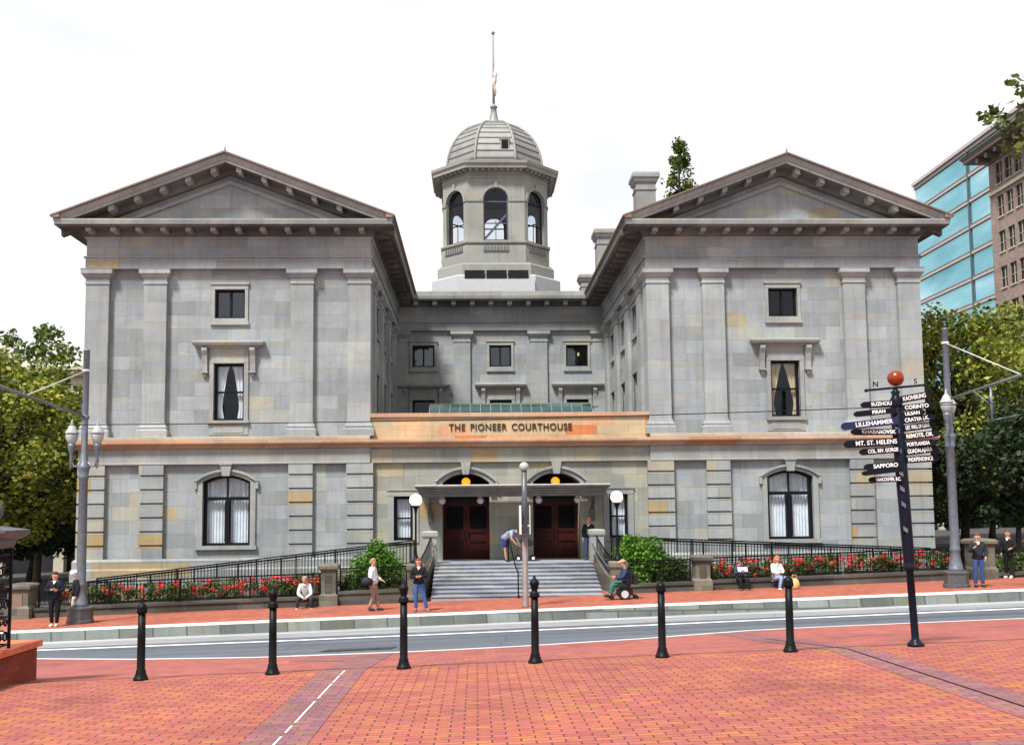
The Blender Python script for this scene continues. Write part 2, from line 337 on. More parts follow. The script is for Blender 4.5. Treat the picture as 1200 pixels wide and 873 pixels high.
# wall plane with openings.  o: origin, U: unit along wall, D: unit inwards
def wall(mb, o, U, D, u0, u1, z0, z1, holes=(), depth=.35, n=10):
    o, U, D = Vector((*o, 0)), Vector((*U, 0)), Vector((*D, 0))
    P = lambda u, z, d=0: tuple(o+U*u+D*d+Vector((0, 0, z)))
    us = sorted({u0, u1, *[h[0] for h in holes], *[h[1] for h in holes]}); zs = sorted({z0, z1, *[h[2] for h in holes], *[h[3] for h in holes]})
    for a, b in zip(us, us[1:]):
        for c, d in zip(zs, zs[1:]):
            mu, mz = (a+b)/2, (c+d)/2
            if any(h[0] < mu < h[1] and h[2] < mz < h[3] for h in holes): continue
            mb.poly([P(a, c), P(b, c), P(b, d), P(a, d)])
    for h in holes:
        a, b, c, d = h[:4]; rise = h[4] if len(h) > 4 else 0
        if rise:
            pts = arc(a, b, d-rise, rise, n)
            for (p, q), (r, t) in zip(pts, pts[1:]):
                mb.poly([P(p, q), P(r, t), P(r, d), P(p, d)]); mb.poly([P(p, q), P(r, t), P(r, t, depth), P(p, q, depth)])
        else: mb.poly([P(a, d), P(b, d), P(b, d, depth), P(a, d, depth)])
        mb.poly([P(a, c), P(b, c), P(b, c, depth), P(a, c, depth)])
        mb.poly([P(a, c), P(a, d-rise), P(a, d-rise, depth), P(a, c, depth)]); mb.poly([P(b, c), P(b, d-rise), P(b, d-rise, depth), P(b, c, depth)])
def arc(a, b, zs, rise, n=10):
    """points of a circular segment from (a,zs) to (b,zs) with the given rise"""
    w = (b-a)/2; r = (w*w+rise*rise)/(2*rise); cz = zs+rise-r; t = math.asin(min(1, w/r))
    if rise > w*.999: t = math.pi/2
    return [((a+b)/2+r*math.sin(-t+2*t*i/n), cz+r*math.cos(-t+2*t*i/n)) for i in range(n+1)]
def arch_ring(mb, a, b, zs, rise, w, y0, y1, z0=None, n=12):
    """band of width w round an arch, as solid pieces in the XZ plane, going down to z0 on both sides"""
    i = arc(a, b, zs, rise, n)
    W = (b-a)/2; r = (W*W+rise*rise)/(2*rise); cz = zs+rise-r; cx = (a+b)/2; R2 = r+w
    o = []
    for x, z in i:
        d = Vector((x-cx, z-cz)).normalized(); o.append((cx+d.x*R2, cz+d.y*R2))
    if rise < W*.9:      # segmental: square the shoulders
        o[0] = (a-w, zs+.0); o[-1] = (b+w, zs+.0)
    for k in range(n): mb.prism([i[k], o[k], o[k+1], i[k+1]], y0, y1)
    if z0 is not None:
        mb.box(a-w, a, y0, y1, z0, zs); mb.box(b, b+w, y0, y1, z0, zs)
# ------------------------------------------------------------------ ground
GP = [(-40, 2.1), (0, 1.62), (12.75, 1.38), (16.5, 1.03), (31.30, -.2), (31.35, -.2), (31.4, .12), (36.4, .05), (60, .0), (600, .0)]
def gz(X, Y, eps=0):
    X = max(-45, min(45, X))
    for (a, p), (b, q) in zip(GP, GP[1:]):
        if Y <= b: return p+(q-p)*(Y-a)/(b-a)+.027*(X-1.5)+eps
    return .027*(X-1.5)+eps
XS = [-600, -45, -30, -20, -15, -10, -5, 0, 5, 10, 15, 20, 30, 45, 600]
def strip(name, mat, ylo, yhi, eps, kind='structure', xs=XS, nn=8):
    """sheet between two Y boundaries (functions of X) that follows the ground"""
    mb = MB(); rows = []
    for x in xs:
        a, b = ylo(x), yhi(x)
        ys = sorted({a, b, *[p for p, _ in GP if a < p < b]} | {a+(b-a)*i/nn for i in range(nn+1)})
        rows.append((x, a, b))
    ts = sorted({0, 1} | {i/nn for i in range(nn+1)})
    for (x, a, b), (x2, a2, b2) in zip(rows, rows[1:]):
        for t, u in zip(ts, ts[1:]):
            q = []
            for xx, yy in ((x, a+(b-a)*t), (x2, a2+(b2-a2)*t), (x2, a2+(b2-a2)*u), (x, a+(b-a)*u)): q.append((xx, yy, gz(xx, yy, eps)))
            mb.poly(q)
    return mb.build(name, mat, kind=kind)
def interp(pts):
    def f(x):
        if x <= pts[0][0]: return pts[0][1]
        for (a, p), (b, q) in zip(pts, pts[1:]):
            if x <= b: return p+(q-p)*(x-a)/(b-a)
        return pts[-1][1]
    return f
edge = interp([(-40, 22.5), (-8.8, 20.6), (-6.2, 18.7), (-3.8, 17.6), (-1.15, 17.3), (.6, 17.5), (2.95, 18.3), (5.24, 19.6), (6.8, 19.85), (11, 19.8), (40, 19.8)])
ES = [-600, -45, -30, -20, -14, -11, -8.8, -7.4, -6.2, -5, -3.8, -2.5, -1.15, -.3, .6, 1.8, 2.95, 4.1, 5.24, 6, 6.8, 9, 11, 15, 20, 30, 45, 600]
K = lambda v: (lambda x: v)
# one sheet for the plaza + street bed, then flush layers 4 mm apart
def sheet(name, mat, ys, eps, xs=XS):
    mb = MB()
    for a, b in zip(ys, ys[1:]):
        for x, x2 in zip(xs, xs[1:]): mb.poly([(x, a, gz(x, a, eps)), (x2, a, gz(x2, a, eps)), (x2, b, gz(x2, b, eps)), (x, b, gz(x, b, eps))])
    return mb.build(name, mat, kind='structure')
sheet('road', G['asphalt'], [16.5, 20, 24, 28, 31.3], -.016)
sheet('ground', G['far'], [36.4, 60, 120, 600], -.02)
sheet('plaza', G['plaza'], [-40, -10, 0, 3, 6, 9, 12.75, 13.2], 0)
def kerb_zone():
    mb = MB()
    for x, x2 in zip(ES, ES[1:]):
        for (f, g) in ((lambda x: 13.2, lambda x: 16.5), (lambda x: 16.5, lambda x: edge(x)-.28)):
            mb.poly([(x, f(x), gz(x, f(x), 0)), (x2, f(x2), gz(x2, f(x2), 0)), (x2, g(x2), gz(x2, g(x2), 0)), (x, g(x), gz(x, g(x), 0))])
    return mb.build('kerbside_paving', G['walkbrick'], kind='structure')
kerb_zone()
def ribbon(name, mat, lo, hi, eps, xs=ES):
    mb = MB()
    for x, x2 in zip(xs, xs[1:]): mb.poly([(x, lo(x), gz(x, lo(x), eps)), (x2, lo(x2), gz(x2, lo(x2), eps)), (x2, hi(x2), gz(x2, hi(x2), eps)), (x, hi(x), gz(x, hi(x), eps))])
    return mb.build(name, mat, kind='structure')
def edge_kerb():
    mb = MB()
    for x, x2 in zip(ES, ES[1:]):
        a = lambda X, d, e: (X, edge(X)+d, gz(X, edge(X)+d, e))
        mb.poly([a(x, -.28, .004), a(x2, -.28, .004), a(x2, .0, .004), a(x, .0, .004)]); mb.poly([a(x, 0, .004), a(x2, 0, .004), a(x2, .02, -.06), a(x, .02, -.06)])
    mb.build('near_kerb', G['kerbcap'], kind='structure')
edge_kerb()
ribbon('concrete_lane', G['lane'], interp([(-14, 26.2), (14, 26.2)]), K(29.4), -.010)
ribbon('gutter', G['gutter'], K(29.4), K(31.3), -.008)
ribbon('lane_line', G['paint'], interp([(-11, 24.75), (-5, 24.1), (1, 24.1), (14, 24.75)]), interp([(-11, 25.35), (-5, 24.65), (1, 24.65), (14, 25.35)]), -.006)
# joint line, drain cover and purple brick bands
def patch(name, mat, pts, eps):
    mb = MB(); 
    for q in pts: mb.poly([(x, y, gz(x, y, eps)) for x, y in q])
    return mb.build(name, mat, kind='structure')
patch('paving_band', G['band'], [[(-1.98, y), (-1.40, y), (-1.40, y2), (-1.98, y2)] for y, y2 in ((-10, 0), (0, 6), (6, 12.75), (12.75, 16.5))]
      + [[(-2.9, 15.7), (-1.98, 15.1), (-1.98, 16.5), (-2.7, 16.9)], [(-1.98, 16.5), (-1.40, 16.5), (-1.40, 17.0), (-1.98, 17.0)]], .004)
patch('paving_band', G['band'], [[(4.45, y), (5.0, y), (5.0, y2), (4.45, y2)] for y, y2 in ((-10, 0), (0, 6), (6, 12.75), (12.75, 16.5), (16.5, 19.0))], .004)
patch('paving_band', G['band'], [[(x, 5.6), (x2, 5.6), (x2, 7.42), (x, 7.42)] for x, x2 in ((3.05, 4.45), (5.0, 12))], .005)
G['faint'] = simple('worn_faint_paint', (.50, .45, .44), .7, var=.3, nscale=14)
patch('painted_stripe', G['faint'], [[(-1.70+.004*i, y), (-1.676+.004*i, y), (-1.676+.004*i, y+l), (-1.70+.004*i, y+l)] for i, (y, l) in enumerate(((-2, 4.9), (3, 3.95), (7.05, 1.75), (8.95, .32), (9.4, 1.15), (10.7, 1.0), (11.78, .55), (12.4, .4)))], .009)
patch('paving_joint', G['louver'], [[(x, 13.18), (x2, 13.18), (x2, 13.23), (x, 13.23)] for x, x2 in ((-30, -15), (-15, -5), (-5, 5), (5, 15), (15, 30))]
      + [[(4.70, y), (4.73, y), (4.73, y2), (4.70, y2)] for y, y2 in ((0, 6), (6, 12.75), (12.75, 16.4))], .0075)
G['drain'] = simple('oil_dark_iron', (.045, .047, .052), .6, var=.4)
patch('drain_cover', G['drain'], [[(-2.9+.0, 18.6), (-1.6, 18.6), (-1.5, 19.3), (-2.8, 19.3)]], -.004)
# far kerb and sidewalk
def far_kerb():
    mb = MB()
    for x, x2 in zip(ES, ES[1:]):
        p = lambda X, Y, z: (X, Y, z+.027*(max(-45, min(45, X))-1.5))
        mb.m = 0; mb.poly([p(x, 31.3, -.26), p(x2, 31.3, -.26), p(x2, 31.33, .09), p(x, 31.33, .09)])
        mb.m = 1; mb.poly([p(x, 31.33, .09), p(x2, 31.33, .09), p(x2, 31.37, .12), p(x, 31.37, .12)]); mb.poly([p(x, 31.37, .12), p(x2, 31.37, .12), p(x2, 31.8, .123), p(x, 31.8, .123)])
    mb.build('far_kerb', [G['kerb'], G['kerbcap']], kind='structure')
far_kerb()
sheet('sidewalk', G['farwalk'], [31.8, 33, 35, 38.4], .0)

# ------------------------------------------------------------------ courthouse
CXM = 1.48; WL, WR = -10.38, 13.34; HW = 5.965; YF = 42.0; YR = 57.15; YB = 76.0
X0, X1 = WL+HW, WR-HW      # courtyard between the wings
CT = thing('courthouse', 'grey sandstone courthouse with two pedimented wings, a domed cupola and columns of pilasters', 'courthouse', (CXM, YF, 0))
def cpart(mb, name, mats, label=None): return mb.build(name, mats, CT, label)

# window kit: built round an origin at the centre of the sill, facing -Y, wall face at y=0
def win_mesh(kind):
    fr, pn, cu, tr, ho = MB(), MB(), MB(), MB(), MB()
    d = .20
    def curtain(a, b, z0, z1, mat_y, fn=None, n=28, k=7):
        for i in range(n):
            u, v = i/n, (i+1)/n
            f = lambda t: mat_y+.035*math.sin(t*k*2*math.pi)+.012*math.sin(t*k*5.3)
            xa, xb = a+(b-a)*u, a+(b-a)*v
            zt = (lambda x: z1) if fn is None else fn
            cu.poly([(xa, f(u), z0), (xb, f(v), z0), (xb, f(v), zt(xb)), (xa, f(u), zt(xa))])
    if kind == 'sq':
        w, h = .635, 1.25
        for a, b, c, e in ((-w, w, 0, .09), (-w, w, h-.09, h), (-w, -w+.09, .09, h-.09), (w-.09, w, .09, h-.09), (-.045, .045, .09, h-.09)): fr.box(a, b, d-.06, d+.04, c, e)
        pn.poly([(-w, d, 0), (w, d, 0), (w, d, h), (-w, d, h)])
        for k, (o, t) in enumerate(((.16, .07), (.07, .045))):
            q = w+o if k == 0 else w+.075
        W = w+.13; 
        tr.box(-W-.04, W+.04, -.10, .06, -.28, -.14); tr.box(-W, W, -.07, .05, -.137, 0)
        tr.box(-W, -w, -.06, .05, .003, h); tr.box(w, W, -.06, .05, .003, h); tr.box(-W, W, -.07, .05, h+.003, h+.2); tr.box(-W-.05, W+.05, -.12, .05, h+.203, h+.28)
    if kind == 'tall':
        w, h = .635, 2.42
        for a, b, c, e in ((-w, w, 0, .1), (-w, w, h-.1, h), (-w, -w+.09, .1, h-.1), (w-.09, w, .1, h-.1), (-w+.09, w-.09, h*.5-.04, h*.5+.04)): fr.box(a, b, d-.06, d+.04, c, e)
        pn.poly([(-w, d, 0), (w, d, 0), (w, d, h), (-w, d, h)])
        W = w+.18
        tr.box(-W-.05, W+.05, -.12, .05, -.15, 0); tr.box(-W, W, -.03, .05, -.6, -.153); tr.box(-w, w, -.05, .02, -.52, -.22)
        tr.box(-W, -w, -.07, .05, .003, h+.003); tr.box(w, W, -.07, .05, .003, h+.003); tr.box(-W, W, -.08, .05, h+.006, h+.2)
        tr.box(-W-.0, W+.0, -.05, .04, h+.203, h+.64)
        ho.sweep([(-.02, h+.64), (.10, h+.64), (.16, h+.70), (.33, h+.74), (.38, h+.84), (.38, h+.90), (.30, h+.93), (-.02, h+.99)], [(-1.0-.12, .06), (-1.12, 0), (1.12, 0), (1.12, .06)])
        for s in (-1, 1):
            x = s*1.0
            ho.prism([(-.30, h+.64), (-.30, h+.52), (-.20, h+.30), (-.14, h-.05), (-.13, h-.36), (-.02, h-.44), (.03, h-.44), (.03, h+.64)], x-.11, x+.11, 'x')
            ho.box(x-.14, x+.14, -.19, .03, h-.42, h-.34); ho.box(x-.07, x+.07, -.12, .03, h-.56, h-.45)
    if kind == 'arch':
        w, h, rs = .985, 2.92, .27
        A = arc(-w, w, h-rs, rs, 12)
        fr.box(-w, w, d-.08, d+.05, 0, .11); fr.box(-w, -w+.12, d-.08, d+.05, .11, h-rs); fr.box(w-.12, w, d-.08, d+.05, .11, h-rs)
        for (p, q), (r, t) in zip(A, A[1:]): fr.prism([(p, q), (r, t), (r*.94, t-.11), (p*.94, q-.11)], d-.08, d+.05)
        fr.box(-w+.12, w-.12, d-.08, d+.05, 1.88, 2.02); fr.box(-.085, .085, d-.09, d+.05, .11, 1.88); fr.box(-.03, .03, d-.07, d+.05, 2.02, h-.08)
        for s in (-1, 1): fr.box(min(s*.085, s*.12)-.0, max(s*.085, s*.12), d-.05, d+.03, .16, 1.8)
        pn.poly([(-w, d, 0), (w, d, 0), (w, d, h-rs)]+[(x, d, z) for x, z in A[::-1][1:]])
        curtain(-w+.1, -.1, .1, 1.9, d+.18, n=40, k=6); curtain(.1, w-.1, .1, 1.9, d+.18, n=40, k=6)
        zt = lambda x: np.interp(x, [a for a, _ in A], [b for _, b in A])-.05
        curtain(-w+.1, w-.1, 2.0, 0, d+.2, fn=zt, n=60, k=9)
        arch_ring(tr, -w, w, h-rs, rs, .22, -.08, .05, z0=0, n=12); 
        arch_ring(ho, -w-.223, w+.223, h-rs+.02, rs+.13, .10, -.17, .04, n=12)
        ho.box(-w-.34, -w-.225, -.14, .04, h-rs-.3, h-rs+.02); ho.box(w+.225, w+.34, -.14, .04, h-rs-.3, h-rs+.02)
        ho.prism([(-.15, h-.04), (.15, h-.04), (.23, h+.42), (-.23, h+.42)], -.24, .03); ho.box(-.27, .27, -.28, .03, h+.423, h+.49)
        tr.box(-w-.28, w+.28, -.14, .05, -.16, -.003)
    if kind == 'entry':
        w, h = .40, 1.84
        for a, b, c, e in ((-w, w, 0, .12), (-w, w, h-.12, h), (-w, -w+.12, .12, h-.12), (w-.12, w, .12, h-.12), (-w+.12, w-.12, h*.5-.035, h*.5+.035)): fr.box(a, b, d-.06, d+.04, c, e)
        pn.poly([(-w, d, 0), (w, d, 0), (w, d, h), (-w, d, h)])
        curtain(-w+.07, w-.07, .05, h-.05, d+.12, n=30, k=5)
        W = w+.24
        tr.box(-W, -w, -.05, .05, -.1, h+.003); tr.box(w, W, -.05, .05, -.1, h+.003); tr.box(-W, W, -.06, .05, h+.006, h+.24); tr.box(-W-.04, W+.04, -.10, .05, h+.243, h+.30); tr.box(-w, w, -.08, .05, -.1, 0)
    if kind in ('sq', 'tall', 'arch', 'entry'):
        rm = MB(); ww = {'sq': .8, 'tall': .8, 'arch': 1.2, 'entry': .55}[kind]
        y0, y1, z0, z1 = .33, 1.5, -.15, {'sq': 1.4, 'tall': 2.6, 'arch': 3.1, 'entry': 2.0}[kind]
        rm.poly([(-ww, y1, z0), (ww, y1, z0), (ww, y1, z1), (-ww, y1, z1)]); rm.poly([(-ww, y0, z0), (-ww, y1, z0), (-ww, y1, z1), (-ww, y0, z1)]); rm.poly([(ww, y0, z0), (ww, y1, z0), (ww, y1, z1), (ww, y0, z1)])
        rm.poly([(-ww, y0, z0), (ww, y0, z0), (ww, y1, z0), (-ww, y1, z0)]); rm.poly([(-ww, y0, z1), (ww, y0, z1), (ww, y1, z1), (-ww, y1, z1)])
    return fr, pn, cu, tr, ho, rm
WIN = {}
def window(kind, x, y, z, rot=0, curtain=None, hood=True, glass='glass', label=None, trimmat='trim'):
    key = kind
    if key not in WIN:
        fr, pn, cu, tr, ho, rm = win_mesh(kind)
        d = {}
        for nm, mb, mt in (('frame', fr, G['frame']), ('pane', pn, G['glass']), ('curtain', cu, G['curtain']), ('surround', tr, G[trimmat]), ('hood', ho, G['trim']), ('room', rm, G['room'])):
            if mb.v: o = mb.build(nm, mt); d[nm] = o.data; bpy.data.objects.remove(o)
        WIN[key] = d
    d = WIN[key]
    root = bpy.data.objects.new('window', d['frame']); COL.objects.link(root); root.parent = CT
    root.location = Vector((x, y, z))-Vector(CT.location); root.rotation_euler.z = rot
    if label: root['label'] = label
    for nm in ('pane', 'curtain', 'surround', 'hood', 'room'):
        if nm not in d: continue
        if nm == 'curtain' and curtain is False or nm == 'hood' and not hood: continue
        o = bpy.data.objects.new({'surround': 'stone_surround', 'room': 'room_behind'}.get(nm, nm), d[nm]); COL.objects.link(o); o.parent = root
        if nm == 'pane' and glass != 'glass':
            o.data = d[nm].copy(); o.data.materials[0] = G[glass]
    return root

# pilasters -------------------------------------------------------
def pil_upper(mb, x0, x1, y0, y1, axis='y'):
    """shaft with stepped base and capital; faces on three sides"""
    mb.sweep([(-.0, 7.0), (0, 13.06)], rect(x0, x1, y0, y1), True)
    mb.sweep([(-.02, 6.38), (.16, 6.38), (.16, 6.66), (.13, 6.70), (.09, 6.72), (.11, 6.80), (.05, 6.90), (.03, 7.0), (-.02, 7.01)], rect(x0, x1, y0, y1), True)
    mb.sweep([(-.02, 12.86), (.035, 12.86), (.035, 12.93), (.01, 12.95), (.01, 13.10), (.06, 13.14), (.13, 13.26), (.17, 13.30), (.17, 13.45), (.19, 13.515), (-.02, 13.517)], rect(x0, x1, y0, y1), True)
def pil_lower(mb, x0, x1, y0, y1):
    for i in range(7):
        za = 1.37+.575*i if i else 1.37; zb = min(1.37+.575*(i+1), 5.24)-.075
        if i == 6: zb = 5.24
        mb.box(x0, x1, y0, y1, za, zb)
        if i < 6: mb.box(x0+.13, x1-.13, y0+.13, y1, zb-.01, zb+.09)

for S, cx in ((-1, WL), (1, WR)):
    xl, xr = cx-HW, cx+HW
    # --- walls
    w = MB()
    up = [(cx-.635, cx+.635, 7.09, 9.51), (cx-.635, cx+.635, 11.43, 12.68)]
    wall(w, (0, YF+.24), (1, 0), (0, 1), xl+.02, xr-.02, 6.3, 13.6, up)
    lo = [(cx-.985, cx+.985, 1.87, 4.79, .27)]
    wall(w, (0, YF+.10), (1, 0), (0, 1), xl-.05, xr+.05, 1.3, 5.3, lo)
    # outer flank and courtyard flank
    xi = xr-.16 if S < 0 else xl+.16; din = -1 if S < 0 else 1
    ys = (46.15, 49.9, 53.7)
    hl = []
    for yy in ys: hl += [(yy-.635, yy+.635, 7.09, 9.51), (yy-.635, yy+.635, 11.43, 12.68)]
    wall(w, (xi, 0), (0, 1), (din, 0), YF+.1, YR+.1, 6.0, 13.6, hl)
    xo = xl+.16 if S < 0 else xr-.16
    wall(w, (xo, 0), (0, 1), (-din, 0), YF+.1, YB, .0, 13.6)
    w.box(xl+.3, xr-.3, YR+.2, YB-.2, 0, 13.5)
    cpart(w, 'wall', G['stone'])
    b = MB(); b.sweep([(-.02, -.9), (.20, -.9), (.20, .92), (.14, .98), (.14, 1.28), (.08, 1.36), (-.05, 1.37)], [(xl-.06, YB), (xl-.06, YF-.1), (xr+.06, YF-.1), (xr+.06, YF+.6)] if S < 0 else [(xl-.06, YF+.6), (xl-.06, YF-.1), (xr+.06, YF-.1), (xr+.06, YB)])
    cpart(b, 'base_course', G['stone_quoin'])
    # --- frieze of the lower storey (butts between the belt and the quoins)
    b = MB(); pth = [(xl-.02, YB), (xl-.02, YF-.02), (xr, YF-.02)] if S < 0 else [(xl, YF-.02), (xr+.02, YF-.02), (xr+.02, YB)]
    b.sweep([(-.3, 5.243), (.10, 5.243), (.10, 5.30), (.08, 5.32), (.08, 5.88), (-.3, 5.88)], pth)
    cpart(b, 'lower_frieze', G['trim'])
    b = MB(); b.sweep([(-.3, 5.883), (.14, 5.883), (.19, 5.93), (.22, 6.0), (.34, 6.03), (.38, 6.10), (.38, 6.20), (.32, 6.215), (-.3, 6.23)], pth)
    cpart(b, 'belt_course', G['stone_belt'])
    b = MB(); b.sweep([(-.3, 6.233), (.21, 6.233), (.21, 6.36), (.18, 6.377), (-.3, 6.378)], pth)
    cpart(b, 'plinth_slab', G['stone_slab'])
    # --- pilasters
    for a, c, kind in ((-5.965, -5.0, 'c'), (-3.55, -2.6, 'm'), (2.6, 3.55, 'm'), (5.0, 5.965, 'c')):
        m = MB(); corner_in = (kind == 'c' and ((S < 0 and a > 0) or (S > 0 and a < 0)))
        pil_upper(m, cx+a, cx+c, YF, YF+(.95 if kind == 'c' else .4)); cpart(m, 'pilaster', G['stone_pil'])
        m = MB(); e = .12 if kind == 'c' else .03
        qa, qc = (a-(e if a < -4 else .03), c+(e if c > 4 else .03))
        pil_lower(m, cx+qa, cx+qc, YF-.10, YF+(1.0 if kind == 'c' else .3)); cpart(m, 'quoin_pilaster', G['stone_quoin'])
    for yc in (44.3, 48.0, 51.8, 55.75):
        m = MB()
        xa, xb = (xr-.3, xr) if S < 0 else (xl, xl+.3)
        pil_upper(m, xa, xb, yc-.475, yc+.475); cpart(m, 'pilaster', G['stone_pil'])
    for yy in ys:
        r_ = math.pi/2 if S < 0 else -math.pi/2
        window('tall', xi, yy, 7.09, r_, curtain=False, hood=False); window('sq', xi, yy, 11.43, r_)
    # --- entablature (wraps front and both flanks)
    pe = [(xl, YB), (xl, YF), (xr, YF), (xr, YR+.3)] if S < 0 else [(xl, YR+.3), (xl, YF), (xr, YF), (xr, YB)]
    e = MB(); e.sweep([(-.3, 13.52), (.03, 13.52), (.03, 13.97), (.09, 13.98), (.09, 14.05), (.0, 14.06), (.0, 14.78), (.05, 14.80), (.10, 14.87), (-.3, 14.88)], pe)
    cpart(e, 'entablature', G['stone'])
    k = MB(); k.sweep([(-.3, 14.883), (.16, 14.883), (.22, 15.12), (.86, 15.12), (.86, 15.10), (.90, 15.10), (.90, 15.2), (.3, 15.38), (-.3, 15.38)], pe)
    kc = cpart(k, 'cornice', G['eave_shade'])  # soffit shade is in this stone colour; the fascia stays light
    k = MB(); k.sweep([(.85, 15.21), (.90, 15.215), (.92, 15.18), (.96, 15.18), (1.0, 15.34), (1.0, 15.40), (.3, 15.44), (-.3, 15.44)], pe); k.build('fascia', G['trim'], kc)
    # gutter along both eaves
    for sx in (-1, 1):
        xe = cx+sx*(HW+1.0)
        g = MB(); yend = (YB if sx == S else YR-.9)
        g.prism([(xe+sx*.0, 15.44), (xe+sx*.11, 15.50), (xe+sx*.11, 15.55), (xe-sx*.25, 15.60), (xe-sx*.25, 15.44)], YF-1.08, yend)
        g.build('gutter', G['flash'], kc)
    def modillion(p, size, parent, mat='trim'):
        m = MB(); x, y, z = p; m.box(x-size[0]/2, x+size[0]/2, y-size[1]/2, y+size[1]/2, z-size[2]+.02, z+.02); m.build('modillion', G[mat], parent)
    for i in range(12): modillion((cx-5.65+1.027*i, YF-.47, 15.098), (.22, .56, .17), kc)
    ysd = [YF+.35+1.05*i for i in range(14)]
    for yy in ysd:
        x = (xr+.47) if S < 0 else (xl-.47)
        modillion((x, yy, 15.098), (.56, .24, .2), kc, mat='eave_shade')
    # --- pediment
    sl = (18.20-15.50)/(HW+1.05); zr = lambda x: 18.20-abs(x-cx)*sl
    t = MB(); t.poly([(xl+.2, YF+.12, 15.40), (xr-.2, YF+.12, 15.40), (cx, YF+.12, 17.95)]); 
    # raised moulding below the soffit
    for sx in (-1, 1):
        a, bq = cx+sx*(HW-.6), cx
        for (yq, d0, d1) in ((YF-.03, .86, 1.02),):
            t.prism([(a, zr(a)-d0), (a, zr(a)-d1), (bq, zr(bq)-d1), (bq, zr(bq)-d0)], yq, YF+.12)
    cpart(t, 'tympanum', G['stone'])
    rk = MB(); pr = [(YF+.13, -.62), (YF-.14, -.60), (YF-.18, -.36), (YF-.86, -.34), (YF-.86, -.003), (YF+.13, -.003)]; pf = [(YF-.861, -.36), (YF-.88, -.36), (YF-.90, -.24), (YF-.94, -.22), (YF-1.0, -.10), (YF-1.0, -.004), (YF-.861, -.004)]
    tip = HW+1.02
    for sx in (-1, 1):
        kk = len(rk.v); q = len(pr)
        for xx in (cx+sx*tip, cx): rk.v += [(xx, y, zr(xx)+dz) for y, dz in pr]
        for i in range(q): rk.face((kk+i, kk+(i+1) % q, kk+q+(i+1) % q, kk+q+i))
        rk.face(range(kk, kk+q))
    rc = cpart(rk, 'raking_cornice', G['eave_shade'])
    rk = MB()
    for sx in (-1, 1):
        kk = len(rk.v); q = len(pf)
        for xx in (cx+sx*tip, cx): rk.v += [(xx, y, zr(xx)+dz) for y, dz in pf]
        for i in range(q): rk.face((kk+i, kk+(i+1) % q, kk+q+(i+1) % q, kk+q+i))
        rk.face(range(kk, kk+q))
    rk.build('fascia', G['trim'], rc)
    for i in range(5):
        for sx in (-1, 1):
            x = cx+sx*(.53+1.05*i); z = zr(x)-.403
            m = MB(); yy = YF-.48; kx = .11
            m.prism([(x-kx, zr(x-kx)-.345), (x+kx, zr(x+kx)-.345), (x+kx, zr(x+kx)-.55), (x-kx, zr(x-kx)-.55)], yy-.28, yy+.28); m.build('modillion', G['trim'], rc)
    ro = MB()
    for sx in (-1, 1):
        a, bq = cx+sx*(tip+.10), cx; za, zb = zr(a), zr(bq)
        ro.prism([(a, za), (bq, zb), (bq, zb+.07), (a, za+.07)], YF-1.10, YB)
    ro.lathe((cx, YF-1.0, 18.2), [(.06, 0), (.05, .1), (.015, .26)], 6)
    cpart(ro, 'roof', G['roof'])
    # --- front windows
    window('sq', cx, YF+.24, 11.43, glass='glass_blue' if S < 0 else 'glass')
    wt = window('tall', cx, YF+.24, 7.09)
    window('arch', cx, YF+.10, 1.87)
    # draped curtains in the tall window
    c = MB(); z0, z1 = 7.12, 9.45; yq = YF+.24+.32; mat = G['curtain'] if S < 0 else G['cream']
    for sx in (-1, 1):
        pts = []
        for j in range(15):
            t_ = j/14; z = z1-(z1-z0)*t_
            inner = (.02+.42*min(1, t_*1.35)**.8) if S > 0 else (.02+.34*min(1, t_*1.3)**.6)
            if t_ > .75: inner -= .10*(t_-.75)*4
            pts.append((inner, z))
        for j in range(14):
            (i0, za), (i1, zb) = pts[j], pts[j+1]; n = 8
            for q in range(n):
                f0, f1 = q/n, (q+1)/n
                X = lambda f, i: cx+sx*(i+(.56-i)*f)
                Y = lambda f: yq+.03*math.sin(f*14)
                c.poly([(X(f0, i0), Y(f0), za), (X(f1, i0), Y(f1), za), (X(f1, i1), Y(f1), zb), (X(f0, i1), Y(f0), zb)])
    c.build('curtain', mat, wt)

# --- rear wall of the courtyard
w = MB(); RX = (-2.97, 1.46, 5.9)
hl = []
for x in RX: hl += [(x-.635, x+.635, 7.09, 9.51), (x-.635, x+.635, 11.43, 12.68)]
wall(w, (0, YR), (1, 0), (0, 1), X0-.2, X1+.2, 5.5, 13.6, hl)
w.box(X0-.1, X1+.1, YR+2.2, YB, 0, 14.9)
cpart(w, 'wall', G['stone'])
for x0 in (-1.24, 3.20):
    m = MB(); pil_upper(m, x0, x0+.97, YR-.16, YR+.1); cpart(m, 'pilaster', G['stone_pil'])
for x in (X0-.1, X1-.55):
    m = MB(); pil_upper(m, x, x+.65, YR-.16, YR+.1); cpart(m, 'pilaster', G['stone_pil'])
e = MB(); pe = [(X0-.1, YR-.16), (X1+.1, YR-.16)]
e.sweep([(-.5, 13.524), (.03, 13.524), (.03, 13.974), (.09, 13.984), (.09, 14.054), (.0, 14.064), (.0, 14.784), (.05, 14.804), (.10, 14.874), (-.5, 14.88)], pe); cpart(e, 'entablature', G['stone'])
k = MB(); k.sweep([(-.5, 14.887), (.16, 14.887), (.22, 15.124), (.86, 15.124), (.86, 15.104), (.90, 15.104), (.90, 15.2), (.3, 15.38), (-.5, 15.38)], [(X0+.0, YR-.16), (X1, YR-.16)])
kc = cpart(k, 'cornice', G['eave_shade'])
